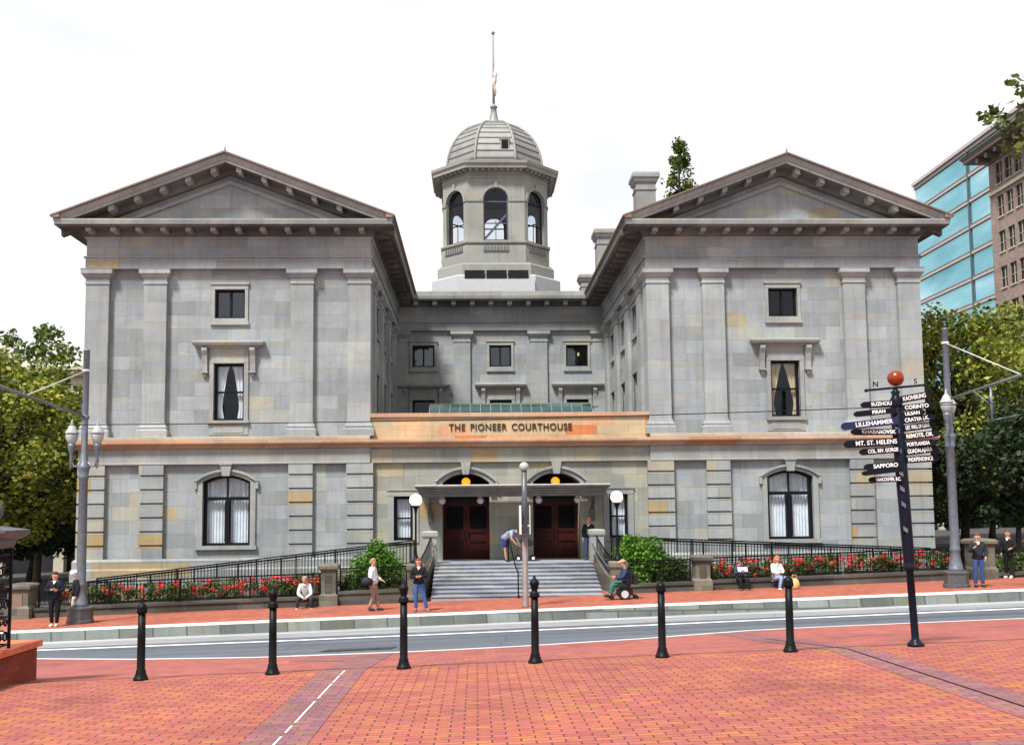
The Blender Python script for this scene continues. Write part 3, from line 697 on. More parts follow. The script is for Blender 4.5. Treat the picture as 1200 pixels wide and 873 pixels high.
k = MB(); k.sweep([(.85, 15.214), (.90, 15.219), (.92, 15.184), (.96, 15.184), (1.0, 15.344), (1.0, 15.60), (.3, 15.70), (-1.5, 15.72)], [(X0+.0, YR-.16), (X1, YR-.16)]); k.build('fascia', G['trim'], kc)
for i in range(10):
    m = MB(); x = -3.35+1.07*i; m.box(x-.13, x+.13, YR-.16-.75, YR-.16-.19, 14.9, 15.12); m.build('modillion', G['trim'], kc)
r_ = MB(); r_.box(X0-.3, X1+.3, YR+.3, YB, 15.3, 15.66); cpart(r_, 'roof', G['roof'])
for i, x in enumerate(RX):
    wn = window('sq', x, YR, 11.43, glass='glass_blue'); window('tall', x, YR, 7.09, glass='glass')
    if i == 2:
        m = MB(); m.sphere((x+.12, YR+.75, 12.25), .11); m.build('room_lamp', G['warm'], wn)
        m = MB(); m.box(x-.12, x-.04, YR+.7, YR+.75, 11.5, 12.1); m.build('blind', G['curtain'], wn)

# --- entrance block
w = MB(); DXs = (CXM-1.905, CXM+1.905)
holes = [(x-.99, x+.99, 1.15, 4.78, .40) for x in DXs]+[(CXM-4.53-.4, CXM-4.53+.4, 2.0, 3.84), (CXM+4.53-.4, CXM+4.53+.4, 2.0, 3.84)]
wall(w, (0, YF+.13), (1, 0), (0, 1), X0-.2, X1+.2, -.6, 5.3, holes, depth=1.3)
cpart(w, 'entrance_wall', G['stone_tan'])
for s in (-1, 1): window('entry', CXM+s*4.53, YF+.13, 2.0)
b = MB(); b.box(X0+.002, X1-.002, YF-.0, YF+.3, 5.29, 5.88); b.box(X0+.002, X1-.002, YF-.03, YF+.28, 5.245, 5.289); cpart(b, 'lower_frieze', G['stone_tan'])
b = MB(); b.sweep([(-.3, 5.883), (.14, 5.883), (.19, 5.93), (.22, 6.0), (.34, 6.03), (.38, 6.10), (.38, 6.20), (.32, 6.215), (-.3, 6.23)], [(X0+.001, YF-.02), (X1-.001, YF-.02)]); cpart(b, 'belt_course', G['stone_belt'])
pa = MB(); pa.box(X0+.02, X1-.02, YF+.10, YF+.55, 6.2, 7.16); pa.build('parapet', G['stone_orange'], CT, 'parapet of blotchy orange sandstone with carved lettering')
pc = MB(); pc.box(X0+.003, X1-.003, YF-.0, YF+.62, 7.163, 7.33); cpart(pc, 'parapet_cap', G['stone_belt'])
def text(s, size, name, mat, parent, loc, rot=(math.pi/2, 0, 0), depth=.02, align='CENTER', spacing=1.0, sx=1.0, bold=0.0, wsp=1.0):
    cu = bpy.data.curves.new(name, 'FONT'); cu.body = s; cu.size = size; cu.extrude = depth; cu.align_x = align; cu.align_y = 'CENTER'; cu.space_character = spacing; cu.space_word = wsp; cu.offset = bold
    o = bpy.data.objects.new(name, cu); COL.objects.link(o); bpy.context.view_layer.update()
    me = bpy.data.meshes.new_from_object(o); bpy.data.objects.remove(o); 
    o = bpy.data.objects.new(name, me); COL.objects.link(o); me.materials.clear(); me.materials.append(mat)
    if parent is not None: o.parent = parent; o.location = Vector(loc)-world_loc(parent)
    else: o.location = loc
    o.rotation_euler = rot; o.scale = (sx, 1, 1)
    return o
par = [o for o in bpy.data.objects if o.name == 'parapet'][0]
text('THE PIONEER COURTHOUSE', .415, 'lettering', G['darkletter'], par, (CXM, YF+.08, 6.70), spacing=1.12, sx=.86, bold=.004, wsp=1.6)
# door surrounds: arch mouldings, keystones
for x in DXs:
    s_ = MB(); arch_ring(s_, x-.99, x+.99, 4.38, .40, .24, YF-.02, YF+.15, z0=3.9, n=14); arch_ring(s_, x-1.233, x+1.233, 4.42, .53, .11, YF-.12, YF+.15, n=14)
    s_.prism([(x-.13, 4.72), (x+.13, 4.72), (x+.21, 5.236), (x-.21, 5.236)], YF-.2, YF+.14)
    s_.box(x-1.36, x-1.235, YF-.1, YF+.14, 4.12, 4.42); s_.box(x+1.235, x+1.36, YF-.1, YF+.14, 4.12, 4.42)
    cpart(s_, 'arch_surround', G['trim'])
    y = YF+1.22
    tr = MB(); tr.box(x-.99, x+.99, y-.04, y+.06, 3.55, 3.72); tr.box(x-.03, x+.03, y-.03, y+.05, 3.72, 4.75); 
    for p, q in zip(arc(x-.99, x+.99, 4.38, .4), arc(x-.99, x+.99, 4.38, .4)[1:]): tr.prism([p, q, (x+(q[0]-x)*.93, q[1]-.09), (x+(p[0]-x)*.93, p[1]-.09)], y-.03, y+.05)
    tf = cpart(tr, 'transom', G['frame'])
    m = MB(); A = arc(x-.99, x+.99, 4.38, .4); m.poly([(x-.99, y+.07, 3.72), (x+.99, y+.07, 3.72)]+[(p, y+.07, q) for p, q in A[::-1]]); m.build('pane', G['doorglass'], tf)
    m = MB(); m.sphere((x, YF+.55, 4.42), .19); m.build('amber_lamp', G['amber'], tf)
    for s in (-1, 1):
        xa, xb = (x-.985, x-.006) if s < 0 else (x+.006, x+.985)
        d = MB(); d.box(xa, xb, y-.01, y+.05, 1.155, 3.55)
        d.box(xa, xa+.13, y-.05, y-.011, 1.155, 3.55); d.box(xb-.13, xb, y-.05, y-.011, 1.155, 3.55)
        for z0_, z1_ in ((1.155, 1.38), (1.88, 2.0), (2.28, 2.42), (3.40, 3.55)): d.box(xa+.13, xb-.13, y-.05, y-.011, z0_, z1_)
        d.box(xa+.25, xb-.25, y-.035, y-.0115, 1.48, 1.80)
        dd = cpart(d, 'door', G['door'])
        m = MB(); m.box(xa+.132, xb-.132, y-.03, y-.012, 2.42, 3.40); m.build('pane', G['doorglass'], dd)
        m = MB(); hx = xb-.07 if s < 0 else xa+.07; m.bar((hx, y-.10, 2.0), (hx, y-.10, 2.4), .025); m.bar((hx, y-.1, 2.02), (hx, y-.04, 2.02), .02); m.bar((hx, y-.1, 2.38), (hx, y-.04, 2.38), .02); m.build('handle', G['frame'], dd)
# canopy
c = MB(); cx0, cx1 = CXM-3.72, CXM+3.72; cy0, cy1 = YF-1.75, YF-.03
c.sweep([(-.6, 3.79), (-.06, 3.79), (-.06, 3.81), (-.02, 3.82), (-.02, 3.88), (.04, 3.91), (.04, 3.97), (.10, 4.00), (.10, 4.07), (.17, 4.10), (.20, 4.17), (.20, 4.21), (-.6, 4.24)], [(cx0, cy1), (cx0, cy0), (cx1, cy0), (cx1, cy1)])
c.box(cx0+.05, cx1-.05, cy0+.05, cy1, 3.78, 3.86)
cn = cpart(c, 'canopy', G['canopy'])
c = MB(); c.sweep([(.15, 4.215), (.205, 4.215), (.205, 4.25), (.15, 4.255)], [(cx0, cy1), (cx0, cy0), (cx1, cy0), (cx1, cy1)]); c.build('canopy_edge', G['cast'], cn)
for x in (-1.37, .17, 2.55, 4.13):
    m = MB(); m.sphere((x, cy0+.45, 3.62), .145); m.lathe((x, cy0+.45, 3.7), [(.09, 0), (.09, .08)], 10); m.build('ceiling_lamp', G['globe_dim'], cn)
for x in (CXM-3.4, CXM+3.4):
    m = MB(); m.box(x-.10, x+.10, YF-.15, YF+.1, 2.75, 3.25); m.prism([(YF-.12, 3.25), (YF-.5, 3.735), (YF-.38, 3.735), (YF+.1, 3.25)], x-.06, x+.06, 'x'); m.build('bracket', G['dark_stone'], cn)
# wall sconces already part of brackets; skylight behind the parapet
sk = MB(); rb = MB(); sx0, sx1 = -.95+0, 0
xs0, xs1 = -2.05, 5.25; ns = 16; prof = [(YF+2.0+1.6*(1-math.cos(t)), 6.6+1.45*math.sin(t)) for t in [math.pi/2*i/6 for i in range(7)]]
for i in range(6):
    (ya, za), (yb, zb) = prof[i], prof[i+1]; sk.poly([(xs0, ya, za), (xs1, ya, za), (xs1, yb, zb), (xs0, yb, zb)])
sk.poly([(xs0, y, z) for y, z in prof]+[(xs0, YF+3.6, 6.6)]); sk.poly([(xs1, y, z) for y, z in prof]+[(xs1, YF+3.6, 6.6)]); sk.box(xs0, xs1, YF+3.6, YF+6, 6.2, 8.05)
so = cpart(sk, 'skylight', G['skyglass'])
for i in range(ns+1):
    x = xs0+(xs1-xs0)*i/ns; rb.tube([(x, y-.015, z+.015) for y, z in prof], .022, 5)
rb.bar((xs0, YF+3.6, 8.07), (xs1, YF+3.6, 8.07), .06); rb.build('glazing_bars', G['skyrib'], so)
tb = MB(); tb.box(X0, X1, YF+.5, YR, 6.0, 6.2); cpart(tb, 'terrace_roof', G['roof'])

# --- chimneys
for x, y, w_, zt in ((8.78, 50.0, 1.0, 20.3), (7.85, 58.5, 1.12, 19.75), (8.25, 71.5, 1.05, 20.1)):
    m = MB(); h_ = w_/2; m.sweep([(0, 15.4), (0, zt-.5)], rect(x-h_, x+h_, y-h_, y+h_), True)
    m.sweep([(-.02, zt-.9), (.05, zt-.9), (.05, zt-.82), (-.02, zt-.8)], rect(x-h_, x+h_, y-h_, y+h_), True)
    m.sweep([(-.02, zt-.55), (.06, zt-.52), (.12, zt-.42), (.12, zt-.34), (.20, zt-.26), (.20, zt-.1), (.17, zt), (-w_/2, zt+.02)], rect(x-h_, x+h_, y-h_, y+h_), True)
    m.build('chimney', G['towerstone'] if y > 52 else G['trim'], CT)

# --- cupola
TX, TY = 1.34, 63.2
def octp(a, b): return [(TX+x, TY+y) for x, y in ((-a, b), (-a, -b), (-b, -a), (b, -a), (a, -b), (a, b), (b, a), (-b, a))]
m = MB(); m.sweep([(0, 15.3), (0, 17.25), (-.12, 17.35), (-1.2, 17.5)], octp(3.98, 2.35), True); tbase = m.build('cupola_base', G['whitebase'], CT, 'pale painted base under the cupola')
m = MB(); m.sweep([(0, 15.35), (0, 17.0), (-.15, 17.05)], [(TX+x, TY+y) for x, y in ((-2.3, -3.9), (-2.3, -4.15), (2.3, -4.15), (2.3, -3.9))], False); m.box(TX-2.28, TX+2.28, TY-4.12, TY-3.9, 15.4, 16.98); m.build('base_panel', G['whitebase'], tbase)
m = MB()
for i in range(3): m.box(TX-1.93+1.31*i, TX-1.93+1.31*i+1.22, TY-4.06, TY-3.8, 17.10, 17.58)
m.build('vent', G['louver'], tbase)
cup = MB(); cup.sweep([(-.5, 17.3), (.0, 17.3), (.0, 18.05), (-.12, 18.15), (-.12, 18.2), (-.5, 18.3)], octp(3.62, 2.1), True)
cup.sweep([(-.5, 18.15), (0, 18.15), (0, 18.95), (.0, 19.30), (-.5, 19.32)], octp(3.36, 1.8), True)
A_, B_ = 3.28, 1.76
faces = []
P8 = octp(A_, B_)
for i in range(8):
    p, q = Vector(P8[i]), Vector(P8[(i+1) % 8]); U = (q-p).normalized(); D = Vector((-U.y, U.x)); L = (q-p).length
    hw = .76; mid = L/2
    wall(cup, p, U, D, 0, L, 19.3, 23.75, [(mid-hw, mid+hw, 19.62, 22.92, hw)], depth=.45, n=14)
    # inner skin
    wall(cup, p+D*.45, U, D, .2, L-.2, 19.3, 23.4, [(mid-hw, mid+hw, 19.62, 22.92, hw)], depth=.01, n=14)
    faces.append((p, U, D, L))
cup_o = cup.build('cupola', G['towerstone'], CT)
m = MB()
for zz, o1 in ((19.30, .14), (22.06, .07)):
    # mouldings broken at the arches for the springing line, whole for the sill line
    if zz < 20: m.sweep([(-.02, 19.36), (.10, 19.40), (.15, 19.47), (.15, 19.56), (-.02, 19.61)], octp(A_, B_), True)
    else:
        for p, U, D, L in faces:
            for a, b in ((0, L/2-.78), (L/2+.78, L)):
                o = Vector((*(p+U*a-D*.06), zz)); m.obox(o, (*(U*(b-a)), 0), (*(D*.1), 0), (0, 0, .12))
for p, U, D, L in faces:       # archivolts and keystones
    P = lambda u, z, d: Vector((*(p+U*u+D*d), z))
    for i in range(16):
        t0, t1 = math.pi*i/16, math.pi*(i+1)/16; c0 = L/2
        q = [(c0-r*math.cos(t), 22.16+r*math.sin(t)) for r, t in ((.78, t0), (.95, t0), (.95, t1), (.78, t1))]
        k = len(m.v); m.v += [tuple(P(u, z, -.07)) for u, z in q]+[tuple(P(u, z, .02)) for u, z in q]
        for f in ((0, 1, 2, 3), (0, 1, 5, 4), (1, 2, 6, 5), (2, 3, 7, 6), (3, 0, 4, 7)): m.face([k+j for j in f])
    m.obox(P(L/2-.1, 22.9, -.13), (*(U*.2), 0), (*(D*.14), 0), (0, 0, .42))
m.sweep([(-.02, 23.5), (.04, 23.52), (.06, 23.6), (-.02, 23.62)], octp(A_, B_), True)
m.build('moulding', G['towerstone'], cup_o)
m = MB(); m.sweep([(-.3, 23.75), (.05, 23.75), (.10, 23.95), (.14, 24.0), (.55, 24.02), (.55, 23.98), (.60, 23.98), (.62, 24.15), (.72, 24.26), (.74, 24.42), (.3, 24.55), (-.4, 24.62)], octp(A_+.0, 1.62), True)
tc = m.build('cornice', G['towerstone'], cup_o)
dn = MB(); P8c = octp(A_+.33, 1.62+.12)
for i in range(8):
    p, q = Vector(P8c[i]), Vector(P8c[(i+1) % 8]); U = (q-p).normalized(); D = Vector((-U.y, U.x)); L = (q-p).length; n = max(3, int(L/.36))
    for j in range(n):
        o = p+U*(L*(j+.5)/n-.07)-D*.16; dn.obox((*o, 23.86), (*(U*.14), 0), (*(D*.3), 0), (0, 0, .15))
dn.build('dentils', G['trim'], tc)
# sill balusters, floor and ceiling, glazed screens
m = MB()
for p, U, D, L in faces:
    for j in range(8):
        o = p+U*(L/2-.70+.2*j-.04)-D*.13; m.obox((*o, 19.02), (*(U*.10), 0), (*(D*.1), 0), (0, 0, .26))
    o = p+U*(L/2-.78)-D*.15; m.obox((*o, 18.93), (*(U*1.56), 0), (*(D*.1), 0), (0, 0, .07))
m.build('baluster', G['domedark'], cup_o)
m = MB(); m.poly([(x, y, 19.5) for x, y in octp(3.1, 1.6)]); m.poly([(x, y, 23.5) for x, y in octp(3.1, 1.6)]); m.build('belfry_floor_and_ceiling', G['room'], cup_o)
for fi, (p, U, D, L) in enumerate(faces):
    m = MB(); P = lambda u, z: Vector((*(p+U*u+D*.25), z)); c0 = L/2
    def b2(a, b, w=.06): m.bar(P(*a), P(*b), w)
    for s in (-1, 1): b2((c0+s*.72, 19.62), (c0+s*.72, 22.16), .09)
    for i in range(12):
        t0, t1 = math.pi*i/12, math.pi*(i+1)/12; b2((c0-.72*math.cos(t0), 22.16+.72*math.sin(t0)), (c0-.72*math.cos(t1), 22.16+.72*math.sin(t1)), .09)
    b2((c0-.7, 22.1), (c0+.7, 22.1), .07); b2((c0-.7, 20.75), (c0+.7, 20.75), .06); b2((c0, 19.65), (c0, 20.9), .05); b2((c0-.7, 19.68), (c0+.7, 19.68), .1)
    if fi == 2: b2((c0-.66, 19.8), (c0+.62, 21.25), .13)
    fo = m.build('belfry_window', G['bluewood'] if fi == 2 else G['frame'], cup_o)
    g_ = MB(); g_.poly([tuple(P(c0-.7, 20.9)), tuple(P(c0+.7, 20.9)), tuple(P(c0+.7, 22.16))]+[tuple(P(c0+.7*math.cos(math.pi*i/10), 22.16+.7*math.sin(math.pi*i/10))) for i in range(1, 10)]+[tuple(P(c0-.7, 22.16))]); g_.build('pane', G['glass'], fo)
# dome
Rb, Hd, z0 = 3.02, 3.55, 24.58; tt = [i/12 for i in range(13)]
prof = [(max(.16, Rb*math.cos(t*math.pi/2)**.86), z0+Hd*math.sin(t*math.pi/2)**1.0) for t in tt]
dm = MB(); n8 = [math.pi/8+math.pi/4*i for i in range(8)]; cs = 1/math.cos(math.pi/8)
for (r, z), (r2, z2) in zip(prof, prof[1:]):
    for i in range(8):
        a, b = n8[i], n8[(i+1) % 8]
        V = lambda rr, an, zz: (TX+rr*cs*math.cos(an), TY+rr*cs*math.sin(an), zz)
        dm.poly([V(r, a, z), V(r, b, z), V(r2, b, z2), V(r2, a, z2)])
dm.sweep([(-.3, 24.4), (.06, 24.45), (.06, 24.62), (-.1, 24.68)], octp(Rb, Rb*.414), True)
do = dm.build('dome', G['dome'], cup_o)
sm_ = MB()
def pz(t): return (max(.16, Rb*math.cos(t*math.pi/2)**.86), z0+Hd*math.sin(t*math.pi/2))
for t in [.06+.088*i for i in range(10)]:
    r, z = pz(t)
    for i in range(8):
        a, b = n8[i], n8[(i+1) % 8]; V = lambda rr, an: (TX+rr*cs*math.cos(an), TY+rr*cs*math.sin(an), z)
        sm_.bar(V(r+.01, a), V(r+.01, b), .05, .055)
sm_.build('seam', G['domedark'], do)
m = MB()
for i in range(8): m.tube([(TX+(r+.02)*cs*math.cos(n8[i]), TY+(r+.02)*cs*math.sin(n8[i]), z) for r, z in [pz(j/16) for j in range(17)]], .085, 6)
m.build('rib', G['dome'], do)
m = MB(); m.box(TX+.32, TX+.88, TY-2.93, TY-2.0, 25.45, 26.12); m.box(TX+.28, TX+.92, TY-2.96, TY-2.0, 26.12, 26.18); m.box(TX+.28, TX+.92, TY-2.96, TY-2.0, 25.39, 25.45); lv = m.build('dormer', G['dome'], do)
m = MB(); m.box(TX+.40, TX+.80, TY-2.95, TY-2.92, 25.52, 26.05); [m.box(TX+.40, TX+.80, TY-2.965, TY-2.951, 25.54+.11*i, 25.57+.11*i) for i in range(5)]; m.build('louvre', G['louver'], lv)
m = MB(); m.lathe((TX, TY, 27.95), [(.62, 0), (.60, .12), (.50, .2), (.30, .55), (.22, .95), (.17, 1.3), (.24, 1.36), (.24, 1.44), (.12, 1.5), (.10, 1.6), (.02, 1.62)], 12); m.build('finial', G['dome'], do)
fp = thing('flagpole', 'tall thin white flagpole with a furled flag on top of the domed cupola', 'flagpole', (TX, TY, 29.5))
m = MB(); m.tube([(TX, TY, 29.45), (TX, TY, 31.5), (TX, TY, 34.3)], [.085, .075, .06], 8); m.sphere((TX, TY, 34.38), .13, 8, 6); G['poleg'] = simple('weathered_flagpole', (.22, .21, .20), .6); m.build('pole', G['poleg'], fp)
m = MB(); pts = [(TX+.07+.05*math.sin(i*.9), TY+.02, 32.0-1.9*i/9) for i in range(10)]
m.tube(pts, [.03, .11, .17, .13, .18, .14, .11, .12, .09, .03], 6); G['flag'] = simple('faded_red_and_white_flag', (.55, .42, .40), .8, var=.6, nscale=3.5); m.build('flag', G['flag'], fp)
# ------------------------------------------------------------------ steps, cheeks, ramps
st = thing('entrance_steps', 'broad flight of worn grey stone steps rising from the brick sidewalk to the courthouse doors', 'steps', (CXM, 36.5, 0))
m = MB(); SX0, SX1 = CXM-3.13, CXM+3.13
for i in range(9):
    z = .03+.1245*(i+1); y = 36.5+.40*i
    m.box(SX0+.002*i, SX1-.002*i, y, 40.2, z-.1245-(.3 if i == 0 else 0), z-.035)
    m.box(SX0+.003, SX1-.003, y-.03, y+.42, z-.034, z)
m.build('flight', G['steps'], st)
m = MB(); m.box(CXM-3.9, CXM+3.9, 40.13, 43.5, -.5, 1.146); m.build('landing', G['steps'], st)
m = MB()
for s, nm in ((-1, 'l'), (1, 'r')):
    r_ = MB()
    def cheek_z(t): return 2.28-(2.28-1.22)*(t+.12*math.sin(t*math.pi))      # t 0 at the top pier, 1 at the foot
    xa = lambda t: CXM+s*(3.25+.45*t)
    c = MB(); n = 10
    for i in range(n):
        t0, t1 = i/n, (i+1)/n; y0, y1 = 40.0-3.2*t0, 40.0-3.2*t1
        a, b = xa(t0), xa(t1); z0_, z1_ = cheek_z(t0)-.72, cheek_z(t1)-.72
        k = len(c.v); c.v += [(a-.12, y0, -.4), (a+.12, y0, -.4), (a+.12, y0, z0_), (a-.12, y0, z0_), (b-.12, y1, -.4), (b+.12, y1, -.4), (b+.12, y1, z1_), (b-.12, y1, z1_)]
        for f in ((0, 3, 7, 4), (1, 2, 6, 5), (3, 2, 6, 7), (0, 1, 5, 4)): c.face([k+j for j in f])
        if i == 0: c.face([k, k+1, k+2, k+3])
        if i == n-1: c.face([k+4, k+5, k+6, k+7])
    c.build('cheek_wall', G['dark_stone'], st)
    p = MB(); p.tube([(xa(i/n), 40.0-3.2*i/n, cheek_z(i/n)) for i in range(n+1)], .028, 6); p.tube([(xa(i/n), 40.0-3.2*i/n, cheek_z(i/n)-.64) for i in range(n+1)], .018, 5)
    for i in range(25):
        t = i/24; p.bar((xa(t), 40-3.2*t, cheek_z(t)-.66), (xa(t), 40-3.2*t, cheek_z(t)), .018)
    p.build('railing', G['iron'], st)
    p = MB(); p.tube([(xa(i/n)-s*.17, 40.0-3.2*i/n, cheek_z(i/n)-.28) for i in range(n+1)], .024, 6); p.build('handrail', G['polemetal'], st)
    for (x, y, zt, w_, mt) in ((CXM+s*3.32, 40.05, 2.42, .27, 'dark_stone'), (CXM+s*3.68, 36.6, 1.33, .28, 'dark_stone')):
        q = MB(); q.box(x-w_, x+w_, y-w_, y+w_, -.5, zt-.22)
        q.sweep([(-.02, zt-.26), (.03, zt-.24), (.05, zt-.18), (.05, zt-.05), (.01, zt), (-w_, zt+.03)], rect(x-w_, x+w_, y-w_, y+w_), True)
        q.sweep([(-.02, .05), (.05, .05), (.05, .2), (-.02, .24)], rect(x-w_, x+w_, y-w_, y+w_), True)
        q.build('pier', G['trim'] if zt > 2 else G['dark_stone'], st)
hr = thing('handrail', 'single black handrail running down the middle of the entrance steps', 'handrail', (1.62, 38, 0))
p = MB(); p.tube([(1.27, 40.2, 1.15), (1.27, 40.2, 2.05), (1.29, 40.0, 2.08), (1.44, 37.0, 1.13), (1.5, 36.45, .98), (1.5, 36.40, .9), (1.5, 36.4, .03)], .026, 8); p.build('rail', G['iron'], hr)
bpy.data.objects['handrail'].name = 'handrail'

def railing(name, label, x0, x1, y, ztop, zbot, grp, step=.125, posts=1.6, top=.045):
    t = thing(name, label, 'railing', ((x0+x1)/2, y, zbot((x0+x1)/2)), grp)
    n = max(1, int((x1-x0)/1.5)); X = [x0+(x1-x0)*i/n for i in range(n+1)]
    r_ = MB()
    for a, b in zip(X, X[1:]): r_.bar((a, y, ztop(a)), (b, y, ztop(b)), top, .05)
    r_.build('top_rail', G['iron'], t)
    r_ = MB()
    for a, b in zip(X, X[1:]): r_.bar((a, y, zbot(a)+.06), (b, y, zbot(b)+.06), .028); r_.bar((a, y, ztop(a)-.11), (b, y, ztop(b)-.11), .025)
    r_.build('lower_rail', G['iron'], t)
    r_ = MB(); x = x0+.06
    while x < x1: r_.bar((x, y, zbot(x)+.04), (x, y, ztop(x)-.01), .017); x += step
    r_.build('pickets', G['iron'], t)
    np_ = max(1, round((x1-x0)/posts))
    for i in range(np_+1):
        x = x0+(x1-x0)*i/np_; q = MB(); q.box(x-.025, x+.025, y-.025, y+.025, zbot(x)-.12, ztop(x)+.02); q.build('post', G['iron'], t)
    return t
dl = interp([(-15.6, -.35), (-2.4, 1.08)]); dr = interp([(5.3, 1.14), (18.8, .50)])
for (x0, x1, d, side, lab) in ((-15.6, -2.42, dl, 'left', 'long stone access ramp rising from the left street corner to the entrance landing'), (5.38, 18.8, dr, 'right', 'long stone access ramp falling from the entrance landing towards the right corner')):
    m = MB(); n = 10
    for i in range(n):
        a, b = x0+(x1-x0)*i/n, x0+(x1-x0)*(i+1)/n; k = len(m.v)
        m.v += [(a, 38.5, -.8), (b, 38.5, -.8), (b, 40.5, -.8), (a, 40.5, -.8), (a, 38.5, d(a)), (b, 38.5, d(b)), (b, 40.5, d(b)), (a, 40.5, d(a))]
        for f in ((4, 5, 6, 7), (0, 1, 5, 4), (3, 2, 6, 7)): m.face([k+j for j in f])
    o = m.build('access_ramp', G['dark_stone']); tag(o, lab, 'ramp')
G['wash'] = G['trim']
rl = lambda d, h: (lambda x: d(x)+h)
railing('ramp_railing', 'black picket railing on the street side of the ramp left of the steps', -15.6, -2.5, 38.55, rl(dl, .95), rl(dl, .06), 'iron ramp railings')
railing('ramp_railing', 'black picket railing along the courthouse wall on the ramp left of the steps', -15.0, -2.5, 40.4, rl(dl, .98), rl(dl, .06), 'iron ramp railings')
railing('ramp_railing', 'black picket railing on the street side of the ramp right of the steps', 5.45, 18.7, 38.55, rl(dr, .95), rl(dr, .06), 'iron ramp railings')
railing('ramp_railing', 'black picket railing along the courthouse wall on the ramp right of the steps', 5.45, 18.5, 40.4, rl(dr, .98), rl(dr, .06), 'iron ramp railings')
# low planter walls with iron fences
LW = [(-15.7, -5.62, .36, 'low dark stone wall under the red roses left of the entrance'), (-4.98, -2.5, .50, 'short low stone wall between the fence pier and the left lamp pier'),
      (5.48, 7.88, .34, 'short low stone wall between the right lamp pier and the right fence pier'), (8.56, 18.1, .36, 'low dark stone wall under the red roses right of the entrance'), (19.2, 26, .2, 'low stone edging running off beyond the tall corner pier'), (-30, -16.7, .35, 'low stone wall running off beyond the squat left corner pier')]
FL = ['black picket fence in front of the red roses left of the entrance', 'short black picket fence before the green shrubs left of the steps', 'short black picket fence before the green shrubs right of the steps', 'black picket fence in front of the red roses right of the entrance']
for i, (x0, x1, h, lab) in enumerate(LW):
    m = MB(); n = max(1, int((x1-x0)/2))
    for j in range(n):
        a, b = x0+(x1-x0)*j/n, x0+(x1-x0)*(j+1)/n
        for (ya, yb, za, zb) in ((36.45, 36.85, -.5, h-.1), (36.40, 36.9, h-.097, h)):
            k = len(m.v)
            m.v += [(a, ya, gz(a, 36.5)+za), (b, ya, gz(b, 36.5)+za), (b, yb, gz(b, 36.5)+za), (a, yb, gz(a, 36.5)+za), (a, ya, gz(a, 36.5)+zb), (b, ya, gz(b, 36.5)+zb), (b, yb, gz(b, 36.5)+zb), (a, yb, gz(a, 36.5)+zb)]
            for f in ((4, 5, 6, 7), (0, 1, 5, 4), (3, 2, 6, 7), (0, 1, 2, 3), (0, 3, 7, 4), (1, 2, 6, 5)): m.face([k+q for q in f])
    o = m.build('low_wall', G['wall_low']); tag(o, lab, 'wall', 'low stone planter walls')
    if i < 4:
        hh = .82
        f = railing('picket_fence', FL[i], x0+.05, x1-.05, 36.7, lambda x, h=h: gz(x, 36.5)+h+.80, lambda x, h=h: gz(x, 36.5)+h+.02, 'iron planter fences', step=.14, posts=2.3, top=.03); f['category'] = 'fence'
    if i < 4:
        m = MB(); m.poly([(x0, 36.85, gz(x0, 36.5)+h-.08), (x1, 36.85, gz(x1, 36.5)+h-.08), (x1, 38.5, gz(x1, 36.5)+h-.02), (x0, 38.5, gz(x0, 36.5)+h-.02)]); G.setdefault('soil', simple('dark_soil', (.03, .022, .016), .95)); o = m.build('planting_soil', G['soil'], kind='structure')
for (x, y, w_, zb, zt, mt, lab) in ((-5.31, 36.6, .26, -.4, 1.36, 'dark_stone', 'square stone fence pier between the roses and the left shrubs'), (8.22, 36.6, .27, -.3, 1.5, 'dark_stone', 'square stone fence pier between the right shrubs and the roses'),
                            (-16.2, 36.6, .36, -.7, .80, 'dark_stone', 'squat stone corner pier with a dark plaque at the far left'), (18.62, 36.6, .38, -.2, 1.98, 'dark_stone', 'tall brown stone corner pier behind the man in jeans')):
    t = thing('stone_pier', lab, 'pier', (x, y, zb), 'stone fence piers')
    q = MB(); q.box(x-w_, x+w_, y-w_, y+w_, zb, zt-.22); q.sweep([(-.02, zb+.1), (.07, zb+.1), (.07, gz(x, y)+.38), (.0, gz(x, y)+.46), (-.02, gz(x, y)+.46)], rect(x-w_, x+w_, y-w_, y+w_), True); q.build('shaft', G[mt], t)
    q = MB(); q.sweep([(-.02, zt-.24), (.03, zt-.22), (.09, zt-.16), (.09, zt-.06), (.03, zt), (-w_, zt+.05)], rect(x-w_, x+w_, y-w_, y+w_), True); q.build('cap', G[mt], t)
    if x < 9:
        q = MB(); z_ = (zt+zb)/2+.18; hh = .22 if x < -10 else .34; q.box(x-w_*.45, x+w_*.45, y-w_-.02, y-w_+.01, z_-hh, z_+hh); q.build('panel', G['flash'] if x < -10 else G['wall_low'], t)

# globe lamps on the lower piers
def globe_lamp(x, y, zb, zc, lab):
    t = thing('globe_lamp', lab, 'street lamp', (x, y, zb), 'globe lamps flanking the steps')
    m = MB(); m.lathe((x, y, zb), [(.16, 0), (.16, .06), (.11, .10), (.085, .22), (.05, .30), (.038, .5), (.036, zc-zb-.5), (.045, zc-zb-.46), (.05, zc-zb-.4), (.075, zc-zb-.30), (.13, zc-zb-.24), (.14, zc-zb-.2), (.10, zc-zb-.19)], 12); m.build('post', G['iron'], t)
    m = MB(); m.sphere((x, y, zc), .235, 20, 14); m.build('globe', G['globe'], t)
globe_lamp(CXM-3.68, 36.6, 1.36, 3.62, 'black post lamp with a white globe left of the entrance steps')
globe_lamp(CXM+3.68, 36.6, 1.36, 3.66, 'black post lamp with a white globe right of the entrance steps')

